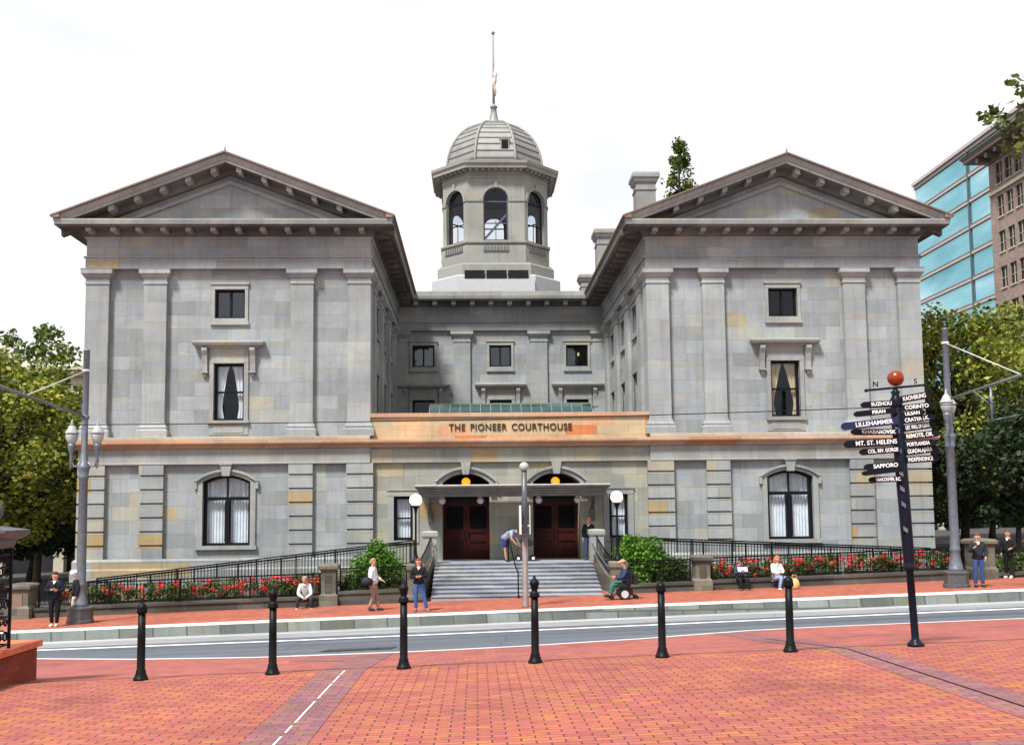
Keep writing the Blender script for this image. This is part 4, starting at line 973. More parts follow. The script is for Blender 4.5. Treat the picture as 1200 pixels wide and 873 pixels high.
# ------------------------------------------------------------------ bollards
def bollard(x, y, ornate, lab):
    z = gz(x, y); t = thing('bollard', lab, 'bollard', (x, y, z), 'black bollards along the plaza edge')
    S = lambda P, f=.80: [(r*f, h*1.01) for r, h in P]
    m = MB(); m.lathe((x, y, z), S([(.115, 0), (.115, .02), (.10, .035), (.085, .07), (.075, .09), (.075, .115), (.062, .13), (.060, .5), (.056, .80)]), 20)
    m.build('shaft', G['iron'], t)
    m = MB()
    if ornate: m.lathe((x, y, z), S([(.056, .80), (.085, .815), (.085, .835), (.072, .85), (.078, .86), (.055, .875), (.045, .89), (.062, .93), (.074, .97), (.078, 1.0), (.06, 1.012), (.045, 1.03), (.03, 1.04), (.02, 1.055), (.022, 1.07), (.004, 1.085)]), 20)
    else: m.lathe((x, y, z), S([(.056, .80), (.078, .815), (.082, .84), (.075, .86), (.078, .875), (.076, .89), (.06, .915), (.03, .935), (.003, .94)]), 20)
    m.build('cap', G['iron'], t)
for x, orn, lab in ((-4.17, 0, 'plain round-capped black bollard, leftmost of the row, in front of the left street pole'), (-2.55, 1, 'tall black bollard with urn finial, left of the painted stripe, before the seated man'),
                    (-.92, 1, 'tall black bollard with urn finial standing before the two women on the sidewalk'), (.73, 1, 'tall black bollard with urn finial before the entrance steps'),
                    (2.34, 0, 'plain round-capped black bollard in front of the right shrubs, nearest the wheelchair'), (3.98, 0, 'plain round-capped black bollard just left of the leaning signpost')):
    bollard(x, 12.75, orn, lab)

# ------------------------------------------------------------------ signpost
def signpost():
    bx, by, bz = 5.6, 12.75, gz(5.6, 12.75); lean = (-.040, 0)
    t = thing('signpost', 'leaning black and navy direction post crowded with arrow boards and a red orb on top', 'signpost', (bx, by, bz))
    at = lambda z: (bx+lean[0]*(z-bz), by, z)
    m = MB(); m.lathe((bx, by, bz), [(.105, 0), (.105, .03), (.075, .06), (.05, .09), (.047, .12), (.047, .95), (.072, .97), (.072, 1.02), (.060, 1.04), (.070, 1.08), (.078, 2.2), (.076, 3.05), (.068, 3.06)], 16, lean=lean); m.build('post', G['signpost'] if 'signpost' in G else G['signpole'], t)
    # pale spiral stripes on the upper post
    for z in (4.28, 4.02, 3.72, 3.52, 3.32, 3.0):
        m = MB(); p = at(z); m.obox((p[0]-.070, by-.083, z-.035), (.055, 0, -.04), (0, .006, 0), (0, 0, .055)); m.build('stripe', G['polemetal'], t)
    zt = 4.62; p = at(zt)
    m = MB(); m.lathe((p[0], by, zt-.09), [(.05, 0), (.075, .03), (.085, .10), (.055, .16), (.045, .19), (.06, .22), (.02, .27)], 14); m.bar((p[0]-.37, by+.02, zt+.16), (p[0]+.37, by-.02, zt+.22), .028); m.sphere((p[0]-.38, by+.02, zt+.158), .024, 8, 6); m.sphere((p[0]+.38, by-.02, zt+.222), .022, 8, 6); m.build('compass_arm', G['signpole'], t)
    for ch, dx, dz in (('N', -.26, .235), ('S', .27, .27)): text(ch, .10, 'compass_letter', G['signpole'], t, (p[0]+dx, by, zt+dz), depth=.008)
    m = MB(); m.sphere((p[0]+.01, by, zt+.315), .105, 20, 14)
    mt, nt, b = new_mat('red_orange_polished_orb'); b.inputs['Base Color'].default_value = (.30, .055, .022, 1); b.inputs['Roughness'].default_value = .22; b.inputs['Metallic'].default_value = .65
    m.build('orb', mt, t)
    B = [(-1, 1015, 470, 7, 'SUZHOU', 0, 3), (-1, 1007, 478.5, 6.5, 'PIRAN', 0, 5), (-1, 988, 491, 8.5, 'LILLEHAMMER', 1, 6), (-1, 1003.5, 504.5, 7, 'KHABAROVSK', 0, -1), (-1, 992, 515.5, 8.5, 'MT. ST. HELENS', 0, 3), (-1, 1011, 525, 7, 'COL. RIV. GORGE', 0, 4),
         (-1, 1017, 543, 7.5, 'SAPPORO', 0, 4), (-1, 1012, 548.5, 5.5, '', 0, 6), (-1, 1022, 560, 6.5, 'VANCOUVER, B.C.', 0, 1),
         (1, 1097, 466, 8, 'KAOHSIUNG', 0, 8), (1, 1100, 476.5, 7, 'CORINTO', 0, 4), (1, 1087, 484, 6.5, 'ULSAN', 0, 5), (1, 1100, 491.5, 7.5, 'CRATER LK.', 0, 6), (1, 1103, 500.5, 8, 'GRT. WALL OF CHINA', 0, 6), (1, 1103, 510.5, 7.5, 'REMOTE, OR.', 0, 4),
         (1, 1098, 520, 7, 'PORTLANDIA', 0, 3), (1, 1103, 528.5, 8, 'GUADALAJARA', 0, 5), (1, 1106, 538, 7.5, 'INDEPENDENCE', 0, 2)]
    s = 12.75/1170; used = 0
    for side, tipx, py, hp, txt, navy, tilt in B:
        z = 3.3+(589.5-py)*s; c = at(z); tip = (tipx-558.8)*s+ (.0); L = abs(tip-c[0])-.045+(.06 if side > 0 else 0); h = hp*s*1.05; yaw = R(random.uniform(-9, 9)); a = R(tilt+(1.5 if side > 0 else 0))
        d = Vector((side*math.cos(yaw), math.sin(yaw)*side, math.sin(a)*side)).normalized(); up = Vector((0, 0, 1)); up = (up-d*up.dot(d)).normalized(); nrm = d.cross(up)*(1 if side > 0 else -1)
        off = -.092 if side > 0 else -.090
        o = Vector((c[0]+side*.035, by+off, z-.0))
        tx = Vector((0, 0, 0)); k = .045
        pts = [(0, -h/2), (L-k, -h/2), (L-.01, -h*.28), (L, 0), (L-.01, h*.28), (L-k, h/2), (0, h/2)]
        mb = MB(); kk = len(mb.v); n = len(pts)
        for dy in (0, .014): mb.v += [tuple(o+d*u+up*v+Vector((0, dy, 0))) for u, v in pts]
        mb.face(range(n)); mb.face(range(2*n-1, n-1, -1))
        for i in range(n): mb.face((i, (i+1) % n, n+(i+1) % n, n+i))
        bo = mb.build('arrow_board', G['navyboard'] if navy else G['board'], t, ('"%s" arrow board pointing %s' % (txt, 'right' if side > 0 else 'left')) if txt else 'short arrow board with worn lettering under the SAPPORO board')
        if txt:
            size = h*.82; al = 'CENTER'
            cpos = o+d*(L*(.42 if side > 0 else .42))+Vector((0, -.006, 0))
            cu = bpy.data.curves.new('lettering', 'FONT'); cu.body = txt; cu.size = size; cu.extrude = .001; cu.align_x = 'CENTER'; cu.align_y = 'CENTER'; cu.offset = .0015
            q = bpy.data.objects.new('lettering', cu); COL.objects.link(q); bpy.context.view_layer.update(); w_ = q.dimensions.x
            me = bpy.data.meshes.new_from_object(q); bpy.data.objects.remove(q); q = bpy.data.objects.new('lettering', me); COL.objects.link(q); me.materials.clear(); me.materials.append(G['letter'])
            q.parent = bo; xax = d*side; mat = Matrix((xax, up, xax.cross(up))).transposed().to_4x4(); sx = min(1.0, L*.74/w_)
            q.matrix_local = Matrix.Translation(cpos-world_loc(bo)) @ mat @ Matrix.Diagonal((sx, 1, 1, 1))
signpost()

# ------------------------------------------------------------------ trolley poles
def trolley_pole(x, y, H_, lantern_rot, armz, brz, armlen, lab):
    z = gz(x, y); t = thing('trolley_pole', lab, 'street pole', (x, y, z), 'steel street poles with twin lanterns')
    m = MB(); m.lathe((x, y, z), [(.43, 0), (.43, .10), (.40, .12), (.40, .45), (.43, .47), (.43, .52), (.30, .56)], 8, rot=R(22.5), smooth=False); m.build('base', G['polebase'], t)
    m = MB(); m.lathe((x, y, z), [(.28, .55), (.23, .65), (.18, .9), (.155, 1.2), (.17, 1.22), (.175, 1.28), (.155, 1.34), (.15, 1.4), (.135, 4.7), (.16, 4.72), (.175, 4.78), (.145, 4.84), (.17, 5.0), (.195, 5.06), (.195, 5.12), (.13, 5.2), (.12, 5.5), (.10, 5.55), (.10, H_), (.11, H_+.01), (.11, H_+.05), (.02, H_+.08)], 18); m.build('shaft', G['polemetal'], t)
    for s in (-1, 1):
        dx, dy = s*.42*math.cos(lantern_rot), s*.42*math.sin(lantern_rot); lx, ly = x+dx, y+dy
        a = MB(); pts = [(x+dx*k, y+dy*k, z+h) for k, h in ((.25, 5.30), (.5, 5.12), (.8, 5.12), (.98, 5.32), (1, 5.5))]; a.tube(pts, .035, 8)
        a.lathe((lx, ly, z), [(.02, 5.05), (.05, 5.12), (.03, 5.2), (.06, 5.28), (.045, 5.4), (.06, 5.55), (.10, 5.66), (.12, 5.78), (.125, 5.86)], 12); arm_o = a.build('lantern_arm', G['polemetal'], t)
        g = MB(); g.lathe((lx, ly, z), [(.11, 5.862), (.17, 6.0), (.20, 6.12), (.19, 6.2)], 14); lo = g.build('lantern_glass', G['acorn'], t)
        g = MB(); g.lathe((lx, ly, z), [(.22, 6.2), (.215, 6.24), (.15, 6.34), (.10, 6.45), (.05, 6.5), (.03, 6.55), (.045, 6.58), (.02, 6.63), (.004, 6.7)], 14); g.build('lantern_roof', G['acorn'], lo)
    m = MB(); m.lathe((x, y, z), [(.115, armz-.06), (.135, armz-.05), (.135, armz+.05), (.115, armz+.06)], 12)
    m.tube([(x, y, z+armz), (x, y-armlen, z+armz+.05*armlen)], .045, 8); m.build('bracket_arm', G['polemetal'], t)
    m = MB(); fr = .999 if armlen < 5 else .68
    m.tube([(x, y, z+brz), (x, y-armlen*fr, z+armz+.05*armlen*fr+.02)], .018, 6); m.lathe((x, y, z), [(.105, brz-.04), (.125, brz-.03), (.125, brz+.03), (.105, brz+.04)], 12); m.build('brace', G['cast'], t)
    if armlen > 5: return t
    m = MB(); m.tube([(x, y-armlen*.62, z+armz+.1), (x, y-armlen*.62, z+armz-1.0)], .04, 6); m.tube([(x, y-armlen*.62, z+armz-.95), (x+.9, y-armlen*.62, z+armz-.8)], .015, 5); m.tube([(x, y-armlen*.62, z+armz-.5), (x-.3, y-armlen*.5, z+armz+.05)], .02, 5); m.build('wire_hanger', G['polemetal'], t)
trolley_pole(-12.95, 33.5, 8.95, 0.0, 6.75, 8.3, 6.4, 'grey steel street pole with twin lanterns at the left corner of the courthouse')
trolley_pole(16.15, 33.4, 8.75, R(57), 6.35, 8.3, 4.6, 'grey steel street pole with twin lanterns behind the direction signs at the right corner')
w_ = MB(); pts = [(x, 27.3, 5.66+.27*0+.0165*(x+13)+.10*math.sin((x+13)/5.0)*0-.15*math.sin(math.pi*max(0, min(1, (x+13)/29)))) for x in range(-40, 50, 3)]
w_.tube(pts, .013, 5); w_.tube([(-16, 27.3, 5.62), (-13.0, 27.3, 5.64)], .03, 6); w_.tube([(-14.5, 27.3, 5.6), (-13.6, 27.3, 5.62)], .05, 6)
o = w_.build('overhead_wire', G['iron']); tag(o, 'thin dark overhead trolley wire strung along the street in front of the courthouse', 'wire')

# slim pole in front of the steps, with two sign plates seen edge on
t = thing('sign_pole', 'slim brownish street pole with two edge-on white signs in front of the entrance steps', 'sign pole', (1.58, 32.7, gz(1.58, 32.7)))
bz = gz(1.58, 32.7); m = MB(); m.lathe((1.58, 32.7, bz), [(.12, 0), (.12, .03), (.10, .05), (.095, 2.4)], 14); m.build('lower_shaft', G['poleold'], t)
m = MB(); m.lathe((1.58, 32.7, bz), [(.093, 2.4), (.088, 4.42)], 14); m.build('upper_shaft', G['polebase'], t)
m = MB(); m.lathe((1.58, 32.7, bz), [(.10, 4.42), (.15, 4.47), (.16, 4.56), (.13, 4.64), (.07, 4.68), (.01, 4.70)], 14); m.build('cap', G['acorn'], t)
for s in (-1, 1):
    m = MB(); m.obox((1.58+s*.135, 32.2, bz+2.35), (s*.018, 0, 0), (s*.03, .45, 0), (0, 0, .93)); m.box(1.58+s*.09, 1.58+s*.14, 32.6, 32.64, bz+2.6, bz+2.64); m.build('sign_plate', G['signback'], t)

# ------------------------------------------------------------------ brick wall and iron gate at the left edge
G['redbrick'] = stone('red_brick_wall', [(0, (.24, .045, .028)), (.5, (.28, .055, .03)), (1, (.36, .08, .04)), (1, (.36, .08, .04))], bw=.205, bh=.072, mortar=.006, mcol=(.16, .05, .035), stain=.5)
t = thing('brick_planter_wall', 'red brick wall end with brick cap at the left edge of the plaza', 'wall', (-7.2, 12.6, gz(-7, 12.6)))
m = MB(); m.box(-9.5, -5.87, 11.3, 13.75, .7, 1.53); m.build('wall', G['redbrick'], t)
m = MB(); m.box(-9.5, -5.82, 11.25, 13.80, 1.533, 1.61); G['capbrick'] = simple('red_brick_cap', (.52, .13, .06), .7, var=.25, nscale=7, bump=.3); m.build('cap', G['capbrick'], t)
t = thing('iron_gate', 'black wrought iron gate pillar with ball finial on the brick wall at the left edge', 'gate', (-6.3, 12.8, 1.61))
gx, gy, s_ = -6.09, 12.8, .19; m = MB()
for a in (-1, 1):
    for b in (-1, 1): m.box(gx+a*s_-.016, gx+a*s_+.016, gy+b*s_-.016, gy+b*s_+.016, 1.61, 2.86)
for z in (1.66, 2.0, 2.4, 2.78):
    for a in (-1, 1): m.box(gx-s_, gx+s_, gy+a*s_-.01, gy+a*s_+.01, z-.01, z+.01); m.box(gx+a*s_-.01, gx+a*s_+.01, gy-s_, gy+s_, z-.01, z+.01)
m.build('pillar', G['iron'], t)
m = MB()
for a in (-1, 1):
    for j in range(3):
        z = 1.83+.4*j
        for q in (-1, 1):
            for (f, r0) in ((0, .075), (1, .05)):
                pts = [(gx+q*.085+r*math.cos(u)*q, gy+a*s_, z+(.1 if f else -.07)+r*math.sin(u)) for u, r in [(k*.6, r0*(1-.05*k)) for k in range(13)]]; m.tube(pts, .011, 5)
                pts = [(gx+a*s_, gy+q*.085+(p[0]-gx-q*.085), p[2]) for p in pts]; m.tube(pts, .011, 5)
m.build('scrollwork', G['iron'], t)
m = MB(); m.sweep([(-.19, 2.86), (.0, 2.86), (.03, 2.9), (.05, 2.97), (.12, 3.0), (.16, 3.06), (.16, 3.09), (.02, 3.12), (-.05, 3.14), (-.19, 3.15)], rect(gx-s_, gx+s_, gy-s_, gy+s_), True); m.build('capital', G['polebase'], t)
m = MB(); m.lathe((gx, gy, 3.14), [(.09, 0), (.05, .04), (.04, .08)], 12); m.sphere((gx+.0, gy, 3.33), .15, 18, 12); m.build('ball', G['polebase'], t)
m = MB()
for k in range(18):
    x = gx-.3-.14*k; m.bar((x, gy, 1.61), (x, gy, 2.7), .018); m.lathe((x, gy, 2.7), [(.012, 0), (.022, .03), (.002, .1)], 6)
m.bar((gx-.2, gy, 1.75), (gx-2.9, gy, 1.75), .025); m.bar((gx-.2, gy, 2.6), (gx-2.9, gy, 2.6), .025); m.build('gate_leaf', G['iron'], t)

# ------------------------------------------------------------------ foliage
def leaves(name, mat, centers, radii, counts, size, parent=None, label=None, flat=.6, box=None):
    P = []
    for (c, r, n) in zip(centers, radii, counts):
        d = rng.normal(size=(n, 3)); d /= np.linalg.norm(d, axis=1)[:, None]; rad = rng.random(n)**.45
        P.append(np.array(c)+d*rad[:, None]*np.array(r))
    P = np.concatenate(P); n = len(P)
    a = rng.normal(size=(n, 3)); a[:, 2] *= flat; a /= np.linalg.norm(a, axis=1)[:, None]
    b = np.cross(a, rng.normal(size=(n, 3))); b /= np.linalg.norm(b, axis=1)[:, None]
    s = size*(.6+.8*rng.random(n))[:, None]
    V = np.stack([P-a*s*.5, P+b*s*.33+a*s*.06, P+a*s*.55, P-b*s*.33+a*s*.02], 1).reshape(-1, 3)
    off = np.array(world_loc(parent)) if parent is not None else np.zeros(3); V = V-off
    me = bpy.data.meshes.new(name); me.vertices.add(4*n); me.vertices.foreach_set('co', V.ravel())
    me.loops.add(4*n); me.loops.foreach_set('vertex_index', np.arange(4*n, dtype=np.int32)); me.polygons.add(n); me.polygons.foreach_set('loop_start', np.arange(0, 4*n, 4, dtype=np.int32))
    me.update(calc_edges=True); me.materials.append(mat); o = bpy.data.objects.new(name, me); COL.objects.link(o)
    if parent is not None: o.parent = parent
    if label: o['label'] = label
    return o
def tree(x, y, h, cr, cz, label, mat='leaf_green', n=9000, size=.3, nclump=60, group=None, name='street_tree', trunk_r=.22, zb=None, shell=.55, clr=.23, lean=0):
    z = gz(x, y) if zb is None else zb; t = thing(name, label, 'tree', (x, y, z), group); cc = np.array([x+lean, y, z+cz])
    D = rng.normal(size=(nclump, 3)); D /= np.linalg.norm(D, axis=1)[:, None]; rad = shell+(1-shell)*rng.random(nclump)
    C = cc+D*rad[:, None]*np.array(cr); C[:, 2] = np.clip(C[:, 2], z+2.2, z+h)
    m = MB(); fork = z+max(1.8, cz-cr[2]*.75)
    m.tube([(x, y, z-.3), (x, y, z+.4), (x+.1, y, (z+fork)/2), (x+.15+lean*.3, y, fork), (cc[0], cc[1], cc[2])], [trunk_r*1.4, trunk_r, trunk_r*.85, trunk_r*.75, trunk_r*.35], 9)
    for i in range(0, nclump, max(1, nclump//26)):
        c = C[i]; s = np.array([x+.15+lean*.3, y, fork+(cc[2]-fork)*rng.random()]); mid = (s+c)/2+rng.normal(size=3)*np.array(cr)*.08; q = s+(c-s)*.93
        m.tube([tuple(s), tuple(mid), tuple(q)], [trunk_r*.42, trunk_r*.25, trunk_r*.07], 6)
        for k in range(2):
            e = mid+(c-mid)*.6+rng.normal(size=3)*np.array(cr)*.16; m.tube([tuple(mid), tuple(e)], [trunk_r*.18, trunk_r*.04], 4)
    m.build('trunk', G['trunk'], t)
    rr = clr*(.6+.8*rng.random((nclump, 1)))*np.array(cr)*np.array([1, 1, .75]); w = (rr[:, 0]*rr[:, 1]); cnt = np.maximum(20, (n*w/w.sum())).astype(int)
    leaves('crown', G[mat], C, rr, cnt, size, t); return t
# left street trees
tree(-21.5, 45, 12.0, (5.4, 4.5, 4.9), 7.0, 'yellow-green street tree beside the left flank of the courthouse', 'leaf_yellow', 19000, .22, 110, 'street trees on the left')
tree(-28.5, 52, 13.6, (5.6, 5, 5.2), 8.4, 'yellow-green tree with an open airy top at the far left edge', 'leaf_yellow', 12000, .27, 70, 'street trees on the left', clr=.19)
tree(-24.9, 58, 15.6, (3.9, 4.2, 5.4), 10.4, 'sparse tree whose thin top shows sky, behind the left street tree', 'leaf_green', 7000, .27, 60, 'street trees on the left', clr=.16)
tree(-27, 62, 10.0, (6.5, 5, 5), 5.2, 'darker green tree further back on the left street', 'leaf_dark', 14000, .32, 90, 'street trees on the left')
tree(-23.5, 49, 8.5, (5.2, 3.5, 3.6), 4.9, 'added dark-leaved low tree standing in for shade under the left street trees', 'leaf_dark', 15000, .26, 100, 'street trees on the left')  # added tree: dark leaves stand in for the shaded lower crowns
# right street trees
tree(23.2, 47, 11.6, (4.4, 4, 4.8), 7.2, 'green street tree beside the right flank of the courthouse', 'leaf_yellow', 18000, .22, 100, 'street trees on the right')
tree(29.2, 52, 12.8, (5.0, 4.5, 5.4), 7.6, 'full green street tree at the right edge behind the lantern pole', 'leaf_yellow', 14000, .26, 80, 'street trees on the right')
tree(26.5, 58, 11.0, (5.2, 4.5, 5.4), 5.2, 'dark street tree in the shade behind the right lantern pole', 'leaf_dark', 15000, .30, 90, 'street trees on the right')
tree(34.5, 66, 12.5, (6.5, 5, 5.8), 6.4, 'far dark green tree filling the right edge under the brick tower', 'leaf_dark', 10000, .35, 70, 'street trees on the right')
tree(24.5, 70, 10, (5, 5, 4.6), 4.8, 'dim tree deep in the side street on the right', 'leaf_dark', 12000, .34, 80, 'street trees on the right')
tree(23.8, 43.5, 7.4, (3.6, 2.6, 3.2), 4.3, 'added dark-leaved low tree standing in for crown shade behind the right lantern pole', 'leaf_dark', 14000, .22, 100, 'street trees on the right', trunk_r=.14)  # added tree: its dark leaves give the near crown a shaded underside
tree(28.5, 45, 7.6, (4.2, 2.6, 3.3), 4.4, 'added dark-leaved low tree standing in for crown shade above the right hedge', 'leaf_dark', 14000, .22, 100, 'street trees on the right', trunk_r=.14)  # also added, dark foliage in place of shade under the edge tree
# tree behind the building
def tall_tree():
    x, y = 17.4, 82.0; t = thing('tall_tree', 'tall dark pointed tree rising behind the roof and chimney of the right wing', 'tree', (x, y, 0)); m = MB(); m.tube([(x, y, -.3), (x, y, 20), (x, y, 33)], [.5, .3, .05], 8)
    C, rr, cn = [], [], []
    for i in range(210):
        u = rng.random(); z = 17+17.2*u; w = 4.3*(1-u)**.85+.1; a = rng.random()*6.28; r = w*(.5+.55*rng.random()); C.append((x+r*math.cos(a), y+r*math.sin(a), z)); s = .58*(.5+.8*rng.random()); rr.append((s, s, s*.8)); cn.append(40)
        if i % 3 == 0: m.tube([(x, y, z-.6), C[-1]], [.06, .02], 4)
    m.build('trunk', G['trunk'], t); leaves('crown', G['leaf_green'], C, rr, cn, .27, t)
tall_tree()
# overhanging tree at the upper right
def overhang():
    x, y = 11.4, 14.5; z = gz(x, y); t = thing('overhanging_tree', 'leafy branch of a near tree reaching in at the upper right corner', 'tree', (x, y, z)); m = MB()
    m.tube([(x, y, z-.2), (x, y, z+3), (x-.2, y, z+6), (x-.6, y, z+7.5)], [.24, .19, .14, .08], 9); C, rr, cn = [], [], []
    for i in range(46):
        d = rng.normal(size=3); d /= np.linalg.norm(d); c = np.array([10.95, 14.2, 9.5])+d*np.array([2.3, 2.2, .95])*(.5+.5*rng.random()); C.append(tuple(c)); s = .33; rr.append((s, s, s*.8)); cn.append(48)
        m.tube([(x-.5, y, z+6.8), tuple((np.array([x-.5, y, z+6.8])+c)/2+np.array([0, 0, .15])), tuple(c)], [.05, .025, .008], 5)
    for c in ((8.3, 14.2, 9.25), (8.0, 14.25, 8.95), (8.3, 14.1, 8.75), (7.82, 14.2, 9.05), (8.25, 14.2, 9.6), (8.1, 14.2, 8.6)):
        C.append(c); rr.append((.28, .25, .2)); cn.append(34); m.tube([(9.2, 14.2, 9.1), ((c[0]+9.2)/2, 14.2, c[2]+.12), c], [.022, .013, .005], 5)
    m.build('trunk', G['trunk'], t); leaves('crown', G['leaf_green'], C, rr, cn, .13, t)
overhang()
# shrubs flanking the steps and hedges
def shrub(x, y, z, r, n, lab, mat='leaf_bush', size=.11, group=None, k=24):
    t = thing('shrub', lab, 'shrub', (x, y, z), group); D = rng.normal(size=(k, 3)); D /= np.linalg.norm(D, axis=1)[:, None]; D[:, 2] = np.abs(D[:, 2])*1.3-.25; D *= (.75+.5*rng.random((k, 1)))
    C = np.array([x, y, z+r[2]*.35])+D*np.array(r)*.68; m = MB()
    for c in C[::2]: m.tube([(x, y, z-.1), tuple(c)], [.03, .008], 4)
    m.build('stems', G['trunk'], t); leaves('foliage', G[mat], C, [np.array(r)*.36]*k, [n//k]*k, size, t)
shrub(-3.7, 37.7, .25, (1.15, .8, 1.35), 5200, 'large bright green shrub between the left lamp post and the ramp', group='shrubs beside the steps')
shrub(6.25, 37.7, .5, (1.15, .8, 1.25), 5200, 'large bright green shrub behind the right lamp post', group='shrubs beside the steps')
shrub(-4.5, 37.2, .1, (.6, .35, .7), 2400, 'low darker green shrub behind the short left fence', 'leaf_bed', group='shrubs beside the steps')
shrub(-3.1, 37.15, .1, (.6, .3, .6), 2200, 'low dark shrub in front of the bright one, next to the left lamp pier', 'leaf_bed', group='shrubs beside the steps')
shrub(7.2, 37.3, .35, (.95, .4, .75), 3400, 'clipped dark green hedge between the bright right shrub and the fence pier', 'leaf_bed', group='shrubs beside the steps')
shrub(6.0, 37.15, .3, (.6, .3, .62), 2200, 'low leafy shrub just behind the wheelchair', 'leaf_bush', group='shrubs beside the steps')
shrub(21.5, 38.5, .4, (2.2, .6, .75), 4000, 'low green hedge beyond the tall corner pier at the right edge', 'leaf_bed', group='shrubs beside the steps')
G['palewall0'] = simple('dull_plant_label', (.30, .29, .26), .7)
# rose beds (nobody could count the plants)
for x0, x1, lab in ((-15.4, -5.75, 'bed of red roses in leaf behind the fence left of the entrance'), (8.7, 17.9, 'bed of red roses in leaf behind the fence right of the entrance')):
    C, r_, cn = [], [], []
    for i in range(int((x1-x0)*17)):
        x = x0+(x1-x0)*rng.random(); y = 36.95+1.35*rng.random(); C.append((x, y, gz(x, y)+.42+.62*rng.random()*(.6+.4*(y-36.9)/1.4))); r_.append((.2, .2, .18)); cn.append(62)
    o = leaves('rose_bed', G['leaf_bed'], C, r_, cn, .085); tag(o, lab, 'flower bed', kind='stuff')
    C, r_, cn = [], [], []
    for i in range(int((x1-x0)*12)):
        x = x0+(x1-x0)*rng.random(); y = 36.92+.9*rng.random(); C.append((x, y, gz(x, y)+.52+.52*rng.random())); s = .06+.06*rng.random(); r_.append((s, s, s*.8)); cn.append(34)
    b = leaves('blossoms', G['blossom'], C, r_, cn, .07, None); b.parent = o; b['kind'] = 'stuff'
t = thing('bed_label', 'small pale plant label standing among the roses left of the ramp', 'label plate', (-12.1, 36.95, .3)); m = MB(); m.box(-12.27, -11.93, 36.9, 36.92, .72, .92); m.bar((-12.1, 36.93, .2), (-12.1, 36.93, .75), .02); m.build('plate', G['palewall0'], t)
t = thing('bed_label', 'small pale plant label standing among the roses near the right corner', 'label plate', (12.9+.7, 36.95, .5)); m = MB(); m.box(13.43, 13.75, 36.9, 36.92, 1.0, 1.18); m.bar((13.6, 36.93, .5), (13.6, 36.93, 1.05), .02); m.build('plate', G['palewall0'], t)

# ------------------------------------------------------------------ buildings behind
G['tanbrick'] = stone('tan_brown_brick', [(0, (.31, .215, .175)), (.5, (.37, .26, .215)), (1, (.42, .30, .25)), (1, (.42, .30, .25))], bw=.5, bh=.18, mortar=.01, mcol=(.22, .16, .12), stain=.4)
def city_glass():
    m, nt, b = new_mat('teal_glass_with_painted_sky_reflection'); g = N(nt, 'ShaderNodeNewGeometry'); mp = N(nt, 'ShaderNodeMapping'); nt.links.new(g.outputs['Position'], mp.inputs[0]); mp.inputs['Scale'].default_value = (1, .35, 1.3)
    r = ramp(nt, [(.35, (.10, .34, .42)), (.52, (.26, .56, .64)), (.68, (.55, .76, .82))]); nt.links.new(noise(nt, mp.outputs[0], .10, 5, .55), r.inputs[0]); nt.links.new(r.outputs[0], b.inputs['Base Color'])  # pale cloud reflections painted into the glass colour with noise
    b.inputs['Metallic'].default_value = .75; b.inputs['Roughness'].default_value = .12; return m
G['cityglass'] = city_glass()
G['mull'] = simple('rose_grey_spandrel', (.42, .37, .37), .5, var=.1)
G['mulldark'] = simple('dark_mullion', (.05, .07, .08), .4)
G['palewall'] = simple('pale_building_stone', (.42, .38, .28), .8, var=.15, nscale=.5)
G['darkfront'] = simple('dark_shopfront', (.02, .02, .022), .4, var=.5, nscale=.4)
t = thing('glass_tower', 'teal glass office tower with pinkish floor bands behind the right wing', 'office tower', (75, 150, 0))
m = MB(); m.box(75, 110, 108, 163.3, 0, 57); b_ = m.build('glass_wall', G['cityglass'], t)
for i in range(15):
    z = 56.6-3.95*i; m = MB(); m.box(74.85, 110.2, 107.8, 163.5, z-.12, z+.30); m.m = 1; m.box(74.8, 110.1, 107.9, 163.4, z+.301, z+.42); m.box(74.8, 110.1, 107.9, 163.4, z-.26, z-.121); m.build('floor_band', [G['mull'], G['flash']], t)
for i in range(3):
    y = 145.3-18*i; m = MB(); m.box(74.78, 75.0, y-.18, y+.18, 0, 56.5); m.build('mullion', G['mulldark'], t)
m = MB(); m.box(74.5, 110.5, 107.5, 163.6, 57, 57.5); m.build('roof_edge', G['mull'], t)
t = thing('brick_office_building', 'tan brick office building with bracketed cornice and paired windows at the right edge', 'office building', (56, 98, 0))
m = MB(); wins = []
YB0, YB1 = 70.0, 105.9; ysw = [103.8-1.88*i for i in range(16)]; zsw = [37.85]+[34.2-3.9*k for k in range(7)]
hol = [(y-.66, y+.66, z, z+2.3) for y in ysw for z in zsw if y-.55 > YB0+.4]
wall(m, (57, 0), (0, 1), (1, 0), YB0, YB1, 0, 41.9, hol, depth=.4); wall(m, (0, YB1), (1, 0), (0, -1), 57, 85, 0, 41.9); m.build('wall', G['tanbrick'], t)
wm = MB(); wm.box(.18, .24, -.66, .66, 0, 2.3); wm.m = 1; wm.box(.12, .179, -.03, .03, 0, 2.3); wm.box(.12, .177, -.58, .58, 1.05, 1.10); w0 = wm.build('window', [G['darkfront'], G['palewall']]); wd = w0.data; bpy.data.objects.remove(w0)
sm0 = MB(); sm0.box(-.1, .1, -.65, .65, -.15, 0); s0 = sm0.build('sill', G['palewall']); sd = s0.data; bpy.data.objects.remove(s0)
for k, h in enumerate(hol[:96]):
    o = bpy.data.objects.new('window', wd); COL.objects.link(o); o.parent = t; o.location = Vector((57, (h[0]+h[1])/2, h[2]))-Vector(t.location)
    q = bpy.data.objects.new('sill', sd); COL.objects.link(q); q.parent = o
for z in (36.9,): m = MB(); m.box(56.8, 57.0, YB0, YB1, z, z+.35); m.build('string_course', G['palewall'], t)
